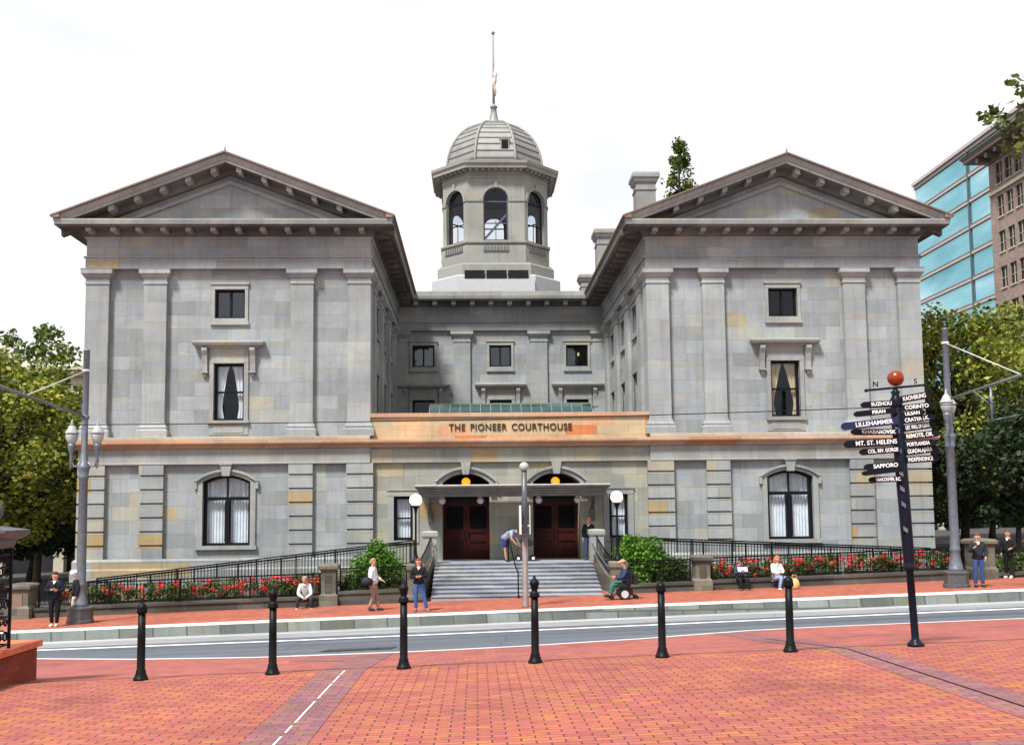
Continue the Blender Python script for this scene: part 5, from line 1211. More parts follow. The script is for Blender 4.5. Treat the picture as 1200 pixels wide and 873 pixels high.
m = MB(); m.sweep([(-.3, 40.5), (.2, 40.5), (.3, 41.0), (1.9, 41.2), (1.9, 41.5), (2.2, 41.9), (-.3, 42.4)], [(57, YB0), (57, YB1), (80, YB1)][::-1]); co = m.build('cornice', G['roof'], t)
for i in range(20):
    y = 105.3-1.88*i; m = MB(); m.box(55.4, 56.9, y-.25, y+.25, 40.6, 41.12); m.build('bracket', G['roof'], co)
t = thing('pale_corner_building', 'pale stone building glimpsed behind the trees at the left edge', 'building', (-45, 95, 0))
m = MB(); hol = [(x-1.0, x+1.0, z, z+2.6) for x in range(-72, -35, 4) for z in (6.5, 11.5)]; wall(m, (0, 92), (1, 0), (0, 1), -75, -34.5, -2, 15.6, hol+[(x-1.4, x+1.4, -1, 4.2) for x in range(-72, -36, 4)], depth=.5)
wall(m, (-34.5, 0), (0, 1), (-1, 0), 92, 120, -2, 15.6); m.box(-75, -34.6, 93.5, 118, -2, 15.4); m.build('wall', G['palewall'], t)
m = MB(); m.sweep([(-.3, 15.6), (.5, 15.7), (.9, 16.2), (.9, 16.5), (-.3, 16.8)], [(-75, 92), (-34.5, 92), (-34.5, 120)]); m.build('cornice', G['palewall'], t)
for x in range(-72, -35, 4):
    for z in (6.5, 11.5):
        m = MB(); m.box(x-1, x+1, 92.35, 92.42, z, z+2.6); m.box(x-.05, x+.05, 92.28, 92.34, z, z+2.6); m.build('window', G['mulldark'], t)
    m = MB(); m.box(x-1.4, x+1.4, 92.4, 92.5, -1, 4.2); m.build('shopfront', G['darkfront'], t)
t = thing('arcade_building', 'dark low shopfront building with pale columns down the left side street', 'building', (-27, 70, 0))
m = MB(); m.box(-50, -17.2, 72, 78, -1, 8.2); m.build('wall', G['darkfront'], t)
for i in range(7):
    x = -46+4.2*i; m = MB(); m.box(x-.35, x+.35, 71.4, 72, -1, 5.2); m.box(x-.5, x+.5, 71.3, 71.999, 5.0, 5.5); m.build('column', G['palewall'], t)
m = MB(); m.box(-50, -17.1, 71.2, 72.1, 5.5, 6.0); m.build('lintel', G['palewall'], t)
m = MB(); m.box(-50, -17, 71.0, 78, 8.2, 8.6); m.build('roof', G['roof'], t)
t = thing('dark_shop_building', 'dark building in deep shade under the trees of the right side street', 'building', (33, 86, 0))
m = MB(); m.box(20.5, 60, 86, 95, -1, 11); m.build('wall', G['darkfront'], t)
for i in range(8):
    x = 22+4.6*i; m = MB(); m.box(x-.25, x+.25, 85.6, 86, -1, 4.6); m.build('column', G['palewall'], t)
for i in range(7):
    x = 24.3+4.6*i; m = MB(); m.box(x-1.4, x+1.4, 85.93, 85.99, .4, 3.4); m.build('window', G['doorglass'], t)
m = MB(); m.box(20.4, 60, 85.5, 86.1, 4.6, 5.1); m.build('lintel', G['roof'], t)
# ------------------------------------------------------------------ people
def skin(name, mat, parent, J, E, root, sub=1, smooth=True):
    """grow one continuous surface round a skeleton: J = {joint: (pos, radius)}, E = edges"""
    keys = list(J); me = bpy.data.meshes.new(name); me.from_pydata([J[k][0] for k in keys], [(keys.index(a), keys.index(b)) for a, b in E], [])
    o = bpy.data.objects.new(name, me); COL.objects.link(o)
    md = o.modifiers.new('s', 'SKIN'); md.use_smooth_shade = True; me.skin_vertices.new() if not me.skin_vertices else None
    sv = me.skin_vertices[0].data
    for i, k in enumerate(keys):
        r = J[k][1]; sv[i].radius = (r, r) if not hasattr(r, '__len__') else r; sv[i].use_root = (k == root)
    s2 = o.modifiers.new('d', 'SUBSURF'); s2.levels = sub; s2.render_levels = sub
    dg = bpy.context.evaluated_depsgraph_get(); m2 = bpy.data.meshes.new_from_object(o.evaluated_get(dg)); bpy.data.objects.remove(o)
    q = bpy.data.objects.new(name, m2); COL.objects.link(q); m2.materials.clear(); m2.materials.append(mat)
    for p in m2.polygons: p.use_smooth = True
    q.parent = parent; return q
CL = {}
def cloth(name, col, rough=.85):
    if name not in CL: CL[name] = simple(name, col, rough, var=.18, nscale=9)
    return CL[name]
def mir(d): return d
STAND = dict(pelvis=(0, 0, .95), spine=(0, .01, 1.12), chest=(0, .01, 1.32), neck=(0, .0, 1.47), head0=(0, -.01, 1.55), head1=(0, -.02, 1.64), head2=(0, -.01, 1.72),
  shL=(.17, .01, 1.40), elL=(.23, .03, 1.13), wrL=(.23, -.05, .89), shR=(-.17, .01, 1.40), elR=(-.23, .03, 1.13), wrR=(-.23, -.05, .89),
  hipL=(.09, 0, .90), knL=(.10, -.01, .50), anL=(.11, .02, .09), toL=(.13, -.14, .04), hipR=(-.09, 0, .90), knR=(-.10, -.01, .50), anR=(-.11, .02, .09), toR=(-.13, -.14, .04))
def person(loc, rot, scale, label, pose=None, skin_c=(.40, .22, .15), top='dark jacket', topc=(.02, .02, .025), sleeve='long', bottom='long', botc=(.05, .10, .30), shoec=(.03, .03, .03),
           hair='short', hairc=(.06, .035, .02), coat=1.0, skirt=None, cap=None, shirt=None, girth=1.0):
    girth *= 1.16
    J = dict(STAND); J.update(pose or {}); J = {k: Vector(v) for k, v in J.items() if k != '_look'}
    t = thing('person', label, 'person', loc); t.rotation_euler.z = rot; t.scale = (scale,)*3
    sk = cloth('skin_%d' % int(skin_c[0]*100), skin_c, .55); g = girth
    Rr = dict(pelvis=(.125*g, .10*g), spine=(.115*g, .09*g), chest=(.14*g, .10*g), neck=.062, head0=.082, head1=.112, head2=.085, shL=.065, elL=.05, wrL=.033, shR=.065, elR=.05, wrR=.033,
              hipL=.08*g, knL=.055, anL=.038, toL=.032, hipR=.08*g, knR=.055, anR=.038, toR=.032)
    E = [('pelvis', 'spine'), ('spine', 'chest'), ('chest', 'neck'), ('neck', 'head0'), ('head0', 'head1'), ('head1', 'head2')]
    for s in 'LR': E += [('chest', 'sh'+s), ('sh'+s, 'el'+s), ('el'+s, 'wr'+s), ('pelvis', 'hip'+s), ('hip'+s, 'kn'+s), ('kn'+s, 'an'+s), ('an'+s, 'to'+s)]
    B = {k: (J[k], Rr[k]) for k in J}
    # hands: palm, four unequal curled fingers and a thumb leaving the side of the palm
    for s in 'LR':
        w, e = J['wr'+s], J['el'+s]; d = (w-e).normalized(); side = Vector((0, 1, 0)) if abs(d.y) < .8 else Vector((1, 0, 0)); side = (side-d*side.dot(d)).normalized(); n = d.cross(side).normalized()*(1 if s == 'L' else -1)
        B['pa'+s] = (w+d*.065, (.034, .018)); E.append(('wr'+s, 'pa'+s))
        for i, L in enumerate((.062, .072, .068, .052)):
            o = side*(-.027+.018*i); a, b = w+d*.09+o, w+d*(.09+L*.55)+o-n*.008; c = w+d*(.09+L*.85)+o-n*.03
            B['f%s%da' % (s, i)] = (a, .009); B['f%s%db' % (s, i)] = (b, .0085); B['f%s%dc' % (s, i)] = (c, .007); E += [('pa'+s, 'f%s%da' % (s, i)), ('f%s%da' % (s, i), 'f%s%db' % (s, i)), ('f%s%db' % (s, i), 'f%s%dc' % (s, i))]
        B['t%sa' % s] = (w+d*.045-side*.04, .010); B['t%sb' % s] = (w+d*.08-side*.055-n*.015, .008); E += [('pa'+s, 't%sa' % s), ('t%sa' % s, 't%sb' % s)]
    body = skin('body', sk, t, B, E, 'pelvis', 2)
    # face
    up = (J['head2']-J['head0']).normalized(); fw = J.get('_f', None)
    f = (pose or {}).get('_look', (0, -1, 0)); f = Vector(f); f = (f-up*f.dot(up)).normalized(); rt = f.cross(up); hc = J['head1']
    m = MB(); 
    for s in (-1, 1): m.sphere(hc+f*.080+rt*s*.031+up*.008, .011, 8, 6)
    m.build('eyes', cloth('eye_dark', (.02, .015, .01), .3), t, local=True)
    m = MB(); c = hc+f*.085-up*.012; m.tube([c+up*.03-f*.005, c+f*.012, c+f*.008-up*.012], [.007, .013, .009], 7); m.tube([hc+f*.083-up*.052-rt*.02, hc+f*.089-up*.05, hc+f*.083-up*.052+rt*.02], [.004, .006, .004], 6)
    for s in (-1, 1): m.tube([hc+rt*s*.086-up*.022-f*.005, hc+rt*s*.094, hc+rt*s*.086+up*.026-f*.01], [.008, .012, .009], 6)
    m.build('face', cloth('lip_and_nose_%d' % int(skin_c[0]*100), (skin_c[0]*.95, skin_c[1]*.8, skin_c[2]*.8), .5), t, local=True)
    # hair / cap
    m = MB(); m.smooth = True; n = 14; rows = []
    for i in range(7):
        a = math.pi*.62*i/6; k = len(m.v)
        for j in range(n):
            b = 2*math.pi*j/n; r = .103*math.sin(a)+.003; dirv = rt*math.cos(b)+f*(-math.sin(b)); front = max(0, math.sin(-b)); drop = math.cos(a)
            zz = .103*drop+.035
            if i >= 4 and front > .2: zz = max(zz, .045); 
            m.v.append(tuple(hc+dirv*r*(1.0 if front < .2 else .95)+up*zz-f*.012))
        rows.append(k)
    for a, b in zip(rows, rows[1:]):
        for j in range(n): m.face((a+j, a+(j+1) % n, b+(j+1) % n, b+j))
    if hair == 'long':
        m.tube([hc-f*.03+up*.05, hc-f*.075-up*.05, hc-f*.085-up*.16, hc-f*.06-up*.26], [.09, .105, .11, .05], 10)
        for s in (-1, 1): m.tube([hc+rt*s*.07+up*.05, hc+rt*s*.098-up*.04, hc+rt*s*.09-up*.15-f*.02, hc+rt*s*.075-up*.22], [.035, .042, .045, .02], 8)
    if hair == 'bob': m.tube([hc-f*.03+up*.05, hc-f*.06-up*.04, hc-f*.055-up*.09], [.09, .098, .06], 10)
    if hair != 'none': m.build('hair', cloth('hair_%d' % int(hairc[0]*1000), hairc, .7), t, local=True)
    if cap: m = MB(); m.lathe(hc+up*.05, [(.108, -.01), (.11, .03), (.09, .075), (.05, .1), (.003, .108)], 14); m.tube([hc+up*.05+f*.06, hc+up*.045+f*.12, hc+up*.035+f*.17], [.075, .07, .03], 8); m.build('cap', cloth('cap_%d' % int(cap[0]*100), cap), t, local=True)
    # clothes: same skeleton, a little fuller
    k = 1.16*coat; P = lambda v, r: (v, r)
    dn = (J['spine']-J['pelvis']).normalized()
    T = {'hem': (J['pelvis']-dn*(.10 if J['pelvis'].z > .7 else .02), (.158*g*coat, .128*g*coat)), 'pelvis': (J['pelvis']+(J['spine']-J['pelvis'])*.4, (.148*g*coat, .12*g*coat)), 'spine': (J['spine'], (.128*g*coat, .105*g*coat)), 'chest': (J['chest'], (.155*g*coat, .118*g*coat)), 'neckb': (J['chest']+(J['neck']-J['chest'])*.75, .075)}
    TE = [('hem', 'pelvis'), ('pelvis', 'spine'), ('spine', 'chest'), ('chest', 'neckb')]
    for s in 'LR':
        T['sh'+s] = (J['sh'+s], .088*coat); T['el'+s] = (J['el'+s], .070*coat); TE += [('chest', 'sh'+s), ('sh'+s, 'el'+s)]
        if sleeve == 'long': T['wr'+s] = (J['el'+s]+(J['wr'+s]-J['el'+s])*.93, .052*coat); TE.append(('el'+s, 'wr'+s))
        elif sleeve == 'short': T['el'+s] = (J['sh'+s]+(J['el'+s]-J['sh'+s])*.72, .06*coat)
    skin('top', cloth(top, topc), t, T, TE, 'spine', 2)
    nk = J['neck']*.55+J['chest']*.45; ax = (J['neck']-J['chest']).normalized(); m = MB(); m.tube([nk, nk+ax*.035, nk+ax*.075], [.098, .085, .078], 14)
    m.build('collar', cloth(top, topc), t, local=True)
    if shirt:
        a = J['neck']+f*.07; b = J['chest']+f*(.135*g*coat)+Vector((0, 0, .05)); m = MB(); k_ = len(m.v)
        m.prism([(0, 0), (1, 0), (.5, 1)], 0, 1); m.v = [tuple(b+(a-b)*(1-vz)*1.0+rt*(vx-.5)*.11*(1)+f*.012*vy) for vx, vy, vz in m.v]; m.build('shirt_front', cloth('shirt_%d' % int(shirt[0]*100), shirt), t, local=True)
    if skirt is None:
        T = {'pelvis': (J['pelvis'], (.142*g, .112*g)), 'waist': (J['pelvis']+(J['spine']-J['pelvis'])*.5, (.128*g, .10*g))}; TE = [('pelvis', 'waist')]
        for s in 'LR':
            T['hip'+s] = (J['hip'+s], .105*g); T['kn'+s] = (J['kn'+s], .076); TE += [('pelvis', 'hip'+s), ('hip'+s, 'kn'+s)]
            if bottom == 'long': T['an'+s] = (J['an'+s]+Vector((0, 0, .0)), .062); TE.append(('kn'+s, 'an'+s))
            else: T['kn'+s] = (J['kn'+s]+(J['hip'+s]-J['kn'+s])*.12, .085)
        skin('trousers' if bottom == 'long' else 'shorts', cloth('cloth_%d_%d_%d' % tuple(int(c*100) for c in botc), botc), t, T, TE, 'pelvis', 2)
    else:
        m = MB(); m.lathe(J['pelvis']+Vector((0, 0, -skirt)), [(.17, 0), (.18, .02), (.155, skirt*.6), (.135, skirt)], 14); m.build('skirt', cloth('cloth_%d_%d_%d' % tuple(int(c*100) for c in botc), botc), t, local=True)
    for s in 'LR':
        a, b = J['an'+s], J['to'+s]; m = MB(); m.tube([a-(b-a)*.25-Vector((0, 0, .03)), a-Vector((0, 0, .035)), (a+b)/2-Vector((0, 0, .02)), b-Vector((0, 0, .005)), b+(b-a).normalized()*.05-Vector((0, 0, .01))], [.04, .058, .056, .05, .03], 9); m.build('shoe', cloth('shoe_%d' % int(shoec[0]*100), shoec, .5), t, local=True)
    return t
SIT = dict(pelvis=(0, .02, .46), spine=(0, .03, .64), chest=(0, -.02, .86), neck=(0, -.06, 1.01), head0=(0, -.08, 1.08), head1=(0, -.10, 1.17), head2=(0, -.09, 1.25), shL=(.17, -.02, .94), elL=(.23, -.12, .68), wrL=(.13, -.33, .62), shR=(-.17, -.02, .94), elR=(-.23, -.12, .68), wrR=(-.13, -.33, .62),
  hipL=(.09, -.02, .45), knL=(.13, -.44, .48), anL=(.12, -.40, .09), toL=(.14, -.55, .04), hipR=(-.09, -.02, .45), knR=(-.13, -.44, .48), anR=(-.12, -.40, .09), toR=(-.14, -.55, .04))
P_ = lambda x, y: (x, y, gz(x, y))
# 1-2: pair by the left pole
person(P_(-13.45, 32.7), R(8), .98, 'woman in black with clasped hands and pale shoes left of the left street pole', dict(elL=(.25, -.02, 1.14), wrL=(.06, -.19, 1.18), elR=(-.25, -.02, 1.14), wrR=(-.05, -.2, 1.20), anL=(.07, .02, .09), toL=(.08, -.14, .04), anR=(-.07, .02, .09), toR=(-.08, -.14, .04)),
       skin_c=(.42, .22, .14), topc=(.012, .013, .022), botc=(.01, .01, .012), shoec=(.62, .42, .34), hair='bob', hairc=(.05, .015, .01), shirt=(.5, .52, .55), coat=1.2, top='navy coat')
t = None
person(P_(-13.1, 33.5), R(-60), .97, 'person in white cap, dark jacket and cream shorts behind the woman in black', dict(elR=(-.25, -.05, 1.14), wrR=(-.1, -.25, 1.12), knL=(.1, -.12, .5), anL=(.1, .0, .1)), topc=(.015, .015, .018), bottom='short', botc=(.55, .50, .38), cap=(.8, .8, .78), coat=1.12, top='black anorak', shoec=(.5, .45, .4))
# 3 sitting man
person((-6.1, 36.12, gz(-6.1, 36.1)-.07), R(6), .95, 'man in a pale shirt seated with folded hands by the left roses', dict(SIT, knL=(.24, -.42, .46), knR=(-.24, -.42, .46), anL=(.26, -.38, .09), toL=(.31, -.52, .04), anR=(-.26, -.38, .09), toR=(-.31, -.52, .04), wrL=(.03, -.42, .46), wrR=(-.03, -.42, .47), elL=(.24, -.22, .60), elR=(-.24, -.22, .60), chest=(0, -.1, .84), neck=(0, -.16, .98), head0=(0, -.19, 1.04), head1=(0, -.22, 1.13), head2=(0, -.21, 1.21), shL=(.17, -.1, .92), shR=(-.17, -.1, .92)),
       topc=(.50, .50, .52), top='pale grey shirt', botc=(.03, .03, .035), shoec=(.45, .45, .42), hairc=(.25, .2, .16), skin_c=(.45, .27, .2))
# 4 walking woman with bag
p4 = person(P_(-3.45, 33.7), R(80), .98, 'woman in a white shirt and brown trousers with a dark shoulder bag walking right', dict(knL=(.08, -.10, .50), anL=(.08, -.16, .10), toL=(.08, -.30, .05), anR=(-.08, .10, .11), toR=(-.08, -.04, .045), knR=(-.08, -.04, .5), elL=(.2, -.05, 1.12), wrL=(.16, -.26, 1.02)), topc=(.62, .63, .66), top='white shirt', botc=(.27, .17, .14), hairc=(.28, .15, .07), hair='bob', girth=1.15, coat=1.1)
b = thing('shoulder_bag', 'dark shoulder bag at the hip of the woman in the white shirt', 'bag', (-3.6, 33.45, 1.0)); m = MB(); c = (-3.62, 33.46, gz(-3.5, 33.5)+.98); m.lathe((c[0], c[1], c[2]-.14), [(.05, 0), (.17, .02), (.21, .12), (.17, .24), (.06, .28)], 12); m.build('pouch', cloth('bag_black', (.02, .02, .03), .6), b)
m = MB(); m.tube([(c[0]-.15, c[1], c[2]+.1), (c[0]-.02, c[1]+.06, c[2]+.42), (c[0]+.16, c[1]+.1, c[2]+.1)], .014, 5); m.build('strap', cloth('bag_black', (.02, .02, .03), .6), b)
# 5 woman in jeans
person(P_(-1.87, 32.7), R(0), .97, 'red-haired woman in a black jacket and blue jeans standing below the left lamp post', dict(anR=(-.10, .02, .09), anL=(.26, -.02, .09), toL=(.32, -.16, .04), knL=(.17, -.02, .5), elL=(.26, -.03, 1.14), wrL=(.05, -.24, 1.17), elR=(-.26, -.03, 1.14), wrR=(-.04, -.25, 1.15)), skin_c=(.46, .21, .14), topc=(.012, .012, .014), top='black jacket', botc=(.025, .07, .22), hair='long', hairc=(.12, .02, .008), shirt=(.55, .52, .5), coat=1.12, shoec=(.12, .12, .13))
# 6 bending man on the landing
person((1.25, 41.0, 1.146), R(72), 1.0, 'man in a light blue shirt and navy shorts bending over the pushchair', dict(pelvis=(0, .12, .93), spine=(0, .0, 1.06), chest=(0, -.18, 1.17), neck=(0, -.32, 1.20), head0=(0, -.38, 1.19), head1=(0, -.46, 1.20), head2=(0, -.53, 1.23), shL=(.17, -.24, 1.18), elL=(.22, -.32, .92), wrL=(.16, -.44, .70), shR=(-.17, -.24, 1.18), elR=(-.24, -.25, .92), wrR=(-.2, -.4, .74), hipL=(.09, .10, .88), hipR=(-.09, .1, .88), knL=(.10, .04, .48), knR=(-.1, .06, .48), _look=(0, -.3, -1)), topc=(.25, .37, .58), top='light blue shirt', sleeve='short', bottom='short', botc=(.015, .025, .15), skin_c=(.40, .20, .11), hairc=(.03, .02, .015), coat=1.08)
# pushchair
x, y, z = 1.98, 41.0, 1.146; t = thing('pushchair', 'dark pushchair standing on the landing under the bending man', 'pushchair', (x, y, z))
m = MB(); m.prism([(x-.28, z+.38), (x+.10, z+.28), (x+.34, z+.66), (x+.22, z+.74), (x+.02, z+.46), (x-.26, z+.5)], y-.22, y+.22); m.build('seat', cloth('pram_navy', (.03, .035, .06), .8), t)
m = MB(); A = [(x+.05+.34*math.cos(a), z+.62+.30*math.sin(a)) for a in [R(20+16*i) for i in range(9)]]; 
for (a, c), (d, e) in zip(A, A[1:]): m.prism([(a, c), (d, e), (x+.1, z+.60)], y-.24, y+.24)
m.build('hood', cloth('pram_black', (.02, .02, .025), .8), t)
m = MB()
for s in (-.22, .22): m.tube([(x-.38, y+s, z+.98), (x-.10, y+s, z+.5), (x+.32, y+s, z+.14)], .014, 6); m.tube([(x+.2, y+s, z+.6), (x-.05, y+s, z+.35), (x-.28, y+s, z+.14)], .014, 6)
m.tube([(x-.38, y-.22, z+.98), (x-.38, y+.22, z+.98)], .02, 6); m.build('frame', G['polemetal'], t)
for (a, c) in ((-.28, -.25), (-.28, .25), (.32, -.25), (.32, .25)):
    m = MB(); m.tube([(x+a, y+c-.02, z+.12), (x+a, y+c+.02, z+.12)], .12, 16); w0 = m.build('wheel', cloth('tyre_black', (.015, .015, .016), .6), t); m = MB(); m.tube([(x+a, y+c-.026, z+.12), (x+a, y+c+.026, z+.12)], .06, 12); m.build('hub', G['signback'], w0)
# 7 man in the right doorway
person((4.62, 41.2, 1.146), R(-10), .99, 'man in a black jacket and blue jeans standing beside the right-hand door', dict(elL=(.25, -.02, 1.14), wrL=(.05, -.22, 1.22)), topc=(.012, .012, .014), top='black jacket', botc=(.02, .035, .10), hairc=(.25, .22, .18), shirt=(.5, .5, .5), coat=1.12)
# 8 man on the low wall with a book
person((9.56, 36.2, gz(9.56, 36.1)-.05), R(0), .93, 'dark-clothed person in a cap reading a white paper, seated by the roses', dict(SIT, wrL=(.08, -.30, .78), wrR=(-.08, -.30, .78), anL=(.12, -.48, .09), anR=(-.12, -.48, .09), toL=(.13, -.62, .04), toR=(-.13, -.62, .04)), topc=(.02, .03, .08), top='navy sweater', botc=(.012, .012, .018), hairc=(.03, .02, .015), cap=(.02, .02, .03), shoec=(.02, .02, .02))
x, y, z = 9.56, 35.88, gz(9.56, 36)+.69; t = thing('newspaper', 'white folded paper held open by the seated reader', 'newspaper', (x, y, z)); m = MB(); m.obox((x-.17, y, z-.02), (.17, 0, -.02), (0, .08, .16), (0, -.008, .004)); m.obox((x, y, z-.04), (.17, 0, .02), (0, .08, .16), (0, -.008, .004)); m.build('sheet', G['signback'], t)
# 9 woman with red hair
person((10.85, 36.15, gz(10.8, 36.1)-.05), R(18), .95, 'woman with long orange hair and a white top seated beside a tan bag', dict(SIT, wrL=(.02, -.36, .66), wrR=(-.06, -.36, .66), knR=(-.08, -.46, .48), anR=(-.16, -.42, .09), toR=(-.18, -.56, .04)), topc=(.62, .68, .68), top='white top', botc=(.20, .26, .45), hair='long', hairc=(.48, .12, .03), skin_c=(.47, .28, .2), shoec=(.6, .6, .6))
t = thing('handbag', 'tan leather bag standing on the sidewalk beside the orange-haired woman', 'bag', (11.2, 35.55, gz(11.2, 35.5))); m = MB(); z = gz(11.2, 35.5); m.lathe((11.32, 35.55, z), [(.13, 0), (.17, .04), (.19, .15), (.15, .3), (.07, .38)], 12); m.build('pouch', cloth('tan_leather', (.55, .33, .13), .6), t); m = MB(); m.tube([(11.22, 35.55, z+.33), (11.26, 35.55, z+.5), (11.38, 35.55, z+.5), (11.42, 35.55, z+.33)], .012, 5); m.build('strap', cloth('tan_leather', (.55, .33, .13), .6), t)
t = thing('drink_cup', 'small red drink cup standing on the low wall between the two seated people', 'cup', (10.2, 36.6, gz(10.2, 36.5)+.36)); m = MB(); m.lathe((10.2, 36.6, gz(10.2, 36.5)+.36), [(.03, 0), (.045, .16), (.048, .165), (.02, .17)], 12); m.build('cup', cloth('red_cup', (.6, .06, .03), .4), t)
# 10 man by the right pole
person(P_(16.78, 33.1), R(-15), 1.02, 'man in a dark jacket and blue jeans standing right of the right street pole', dict(elR=(-.26, -.03, 1.15), wrR=(-.14, -.25, 1.3), elL=(.26, .0, 1.14), wrL=(.2, -.15, .96)), skin_c=(.40, .15, .12), topc=(.02, .022, .028), top='charcoal jacket', botc=(.018, .05, .16), hairc=(.10, .015, .01), shirt=(.6, .6, .6), coat=1.12)
# 11 person at the right edge
person(P_(19.6, 36.4), R(-40), 1.0, 'person in black with a white shirt front walking beyond the tall corner pier', dict(knL=(.1, -.1, .5), anL=(.1, -.2, .1), toL=(.1, -.34, .05), elL=(.24, -.05, 1.14), wrL=(.15, -.26, 1.1)), topc=(.012, .012, .014), top='black jacket', botc=(.012, .012, .014), shoec=(.6, .6, .6), shirt=(.7, .7, .7), coat=1.12)
# 12 wheelchair user
wx, wy = 4.95, 34.2; wz = gz(wx, wy)
def wheelchair():
    t = thing('powered_wheelchair', 'black powered wheelchair parked at the foot of the steps on the right, facing left', 'wheelchair', (wx, wy, wz)); bk = cloth('wheelchair_black', (.015, .015, .018), .5)
    x, y, z = wx, wy, wz
    m = MB(); m.box(x-.22, x+.25, y-.23, y+.23, z+.40, z+.48); m.build('seat', bk, t)
    m = MB(); m.prism([(x+.20, z+.46), (x+.27, z+.46), (x+.36, z+.98), (x+.29, z+1.0)], y-.22, y+.22); m.build('backrest', bk, t)
    m = MB(); m.box(x-.18, x+.34, y-.20, y+.20, z+.14, z+.34); m.prism([(x-.1, z+.34), (x+.2, z+.34), (x+.14, z+.40), (x-.04, z+.40)], y-.12, y+.12); m.build('motor_housing', bk, t)
    for s in (-1, 1):
        m = MB(); m.tube([(x+.05, y+s*.24, z+.19), (x+.05, y+s*.30, z+.19)], .19, 24); w0 = m.build('drive_wheel', cloth('tyre_black', (.015, .015, .016), .6), t)
        m = MB(); m.tube([(x+.05, y+s*.235, z+.19), (x+.05, y+s*.306, z+.19)], .125, 20); r0 = m.build('rim', cloth('rim_grey', (.45, .45, .45), .35), w0)
        m = MB(); m.box(x-.20, x+.2, y+s*.27-.03, y+s*.27+.03, z+.66, z+.70); m.bar((x+.18, y+s*.27, z+.4), (x+.18, y+s*.27, z+.67), .03); m.build('armrest', bk, t)
        for dx in (-.38, .46):
            m = MB(); m.tube([(x+dx, y+s*.19-.02, z+.075), (x+dx, y+s*.19+.02, z+.075)], .075, 16); c0 = m.build('castor', cloth('tyre_black', (.015, .015, .016), .6), t); m = MB(); m.bar((x+dx, y+s*.19, z+.08), (x+(-.15 if dx < 0 else .3), y+s*.19, z+.22), .03); m.build('fork', bk, c0)
        m = MB(); m.obox((x-.62, y+s*.12-.08, z+.10), (.24, 0, .02), (0, .16, 0), (0, 0, .02)); m.bar((x-.42, y+s*.12, z+.12), (x-.24, y+s*.2, z+.42), .025); m.build('footrest', bk, t)
    m = MB(); m.box(x-.28, x-.18, y-.33, y-.26, z+.70, z+.75); m.tube([(x-.24, y-.3, z+.75), (x-.24, y-.3, z+.84)], .014, 6); m.build('joystick', bk, t)
    m = MB(); m.tube([(x+.34, y-.18, z+.95), (x+.46, y-.18, z+.97)], .018, 6); m.tube([(x+.34, y+.18, z+.95), (x+.46, y+.18, z+.97)], .018, 6); m.box(x+.36, x+.52, y-.15, y+.15, z+.5, z+.8); m.build('rear_bag', bk, t)
wheelchair()
pw = person((wx+.10, wy, wz+.045), R(-90), .97, 'person in a navy jacket, cap and green trousers sitting in the powered wheelchair', dict(SIT, elL=(.25, -.10, .72), elR=(-.25, -.10, .72), wrL=(.27, -.34, .72), wrR=(-.27, -.34, .72), anL=(.10, -.52, .12), anR=(-.10, -.52, .12), toL=(.10, -.66, .08), toR=(-.1, -.66, .08), chest=(0, .02, .88), neck=(0, 0, 1.03), head0=(0, -.03, 1.10), head1=(0, -.06, 1.19), head2=(0, -.05, 1.27), shL=(.17, 0, .96), shR=(-.17, 0, .96)), topc=(.012, .02, .07), top='navy jacket', botc=(.02, .11, .09), cap=(.35, .22, .12), shoec=(.02, .02, .02), girth=1.1, coat=1.12)

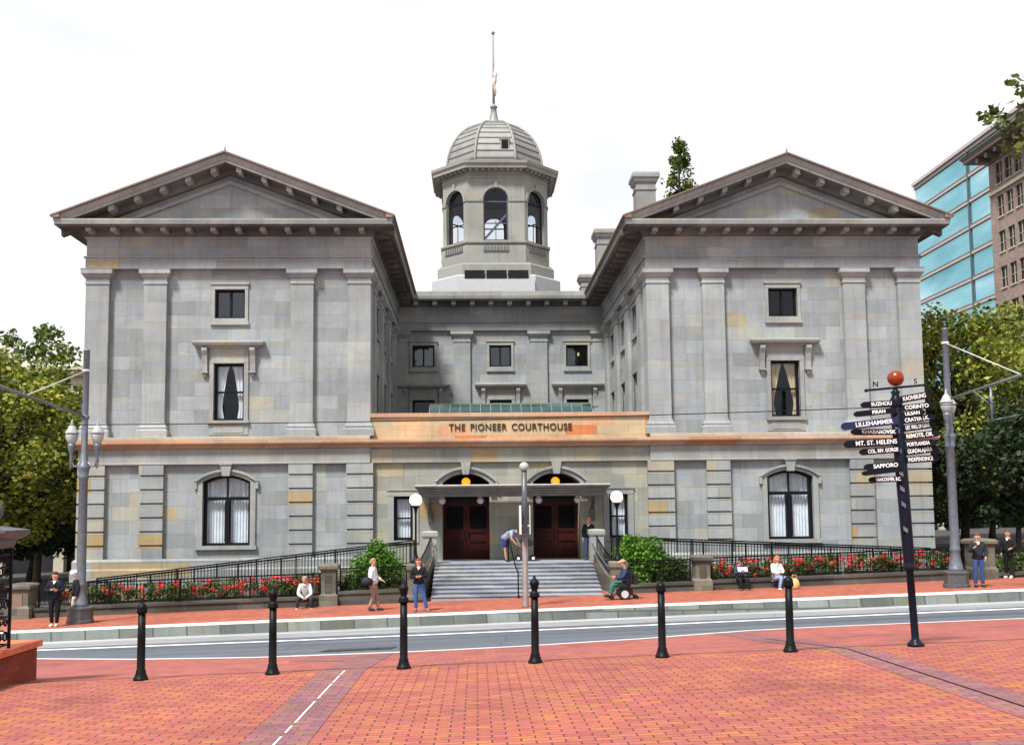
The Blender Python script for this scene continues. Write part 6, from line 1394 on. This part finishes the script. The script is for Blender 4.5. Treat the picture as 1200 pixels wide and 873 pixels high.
# ------------------------------------------------------------------ camera
cam = bpy.data.cameras.new('camera'); co = bpy.data.objects.new('camera', cam); COL.objects.link(co); scn.camera = co
cam.sensor_width = 36; cam.lens = 36*1170/1200; cam.shift_y = (497-436.5)/1200; cam.clip_end = 3000; cam.clip_start = .1
p, y, r = R(4.8), R(2.1), R(.6)
fwd = Vector((math.sin(y)*math.cos(p), math.cos(y)*math.cos(p), math.sin(p))); right = Vector((math.cos(y), -math.sin(y), 0)); up = right.cross(fwd)
r2 = math.cos(r)*right-math.sin(r)*up; u2 = math.cos(r)*up+math.sin(r)*right
co.matrix_world = Matrix.Translation((0, 0, 3.3)) @ Matrix((r2, u2, -fwd)).transposed().to_4x4()
# ------------------------------------------------------------------ light
wd = bpy.data.worlds.new('World'); scn.world = wd; wd.use_nodes = True; nt = wd.node_tree; bg = nt.nodes['Background']
AZ, EL = R(-146), R(56)     # direction of the sun as seen from the scene, azimuth measured from +Y clockwise
sky = N(nt, 'ShaderNodeTexSky', sky_type='NISHITA'); sky.sun_disc = False; sky.sun_elevation = EL; sky.sun_rotation = AZ; sky.air_density = 1; sky.dust_density = 2; sky.altitude = 20
tc = N(nt, 'ShaderNodeTexCoord'); mp = N(nt, 'ShaderNodeMapping'); nt.links.new(tc.outputs['Generated'], mp.inputs[0]); mp.inputs['Scale'].default_value = (1, 1, 2.5)
cl = noise(nt, mp.outputs[0], 2.2, 6, .55); cr_ = ramp(nt, [(.25, (.85,)*3), (.40, (1, 1, 1))]); nt.links.new(cl, cr_.inputs[0])
cv = ramp(nt, [(.30, (5.9, 6.1, 6.4)), (.40, (6.6, 6.62, 6.7))]); nt.links.new(noise(nt, mp.outputs[0], 3.1, 5, .5), cv.inputs[0]); cc = mixc(nt, sky.outputs[0], cv.outputs[0], cr_.outputs[0])
nt.links.new(cc, bg.inputs[0]); bg.inputs[1].default_value = .1
su = bpy.data.lights.new('sun', 'SUN'); so_ = bpy.data.objects.new('sun', su); COL.objects.link(so_); su.energy = 4.6; su.angle = R(10); su.color = (1, .97, .93)
d = Vector((math.sin(AZ)*math.cos(EL), math.cos(AZ)*math.cos(EL), math.sin(EL))); so_.rotation_euler = d.to_track_quat('Z', 'Y').to_euler()
scn.view_settings.view_transform = 'Standard'; scn.view_settings.look = 'None'; scn.view_settings.exposure = .68; scn.view_settings.gamma = 1
scn.render.engine = 'CYCLES'; scn.cycles.max_bounces = 6; scn.cycles.transparent_max_bounces = 12
scn.render.resolution_x = 1024; scn.render.resolution_y = 744
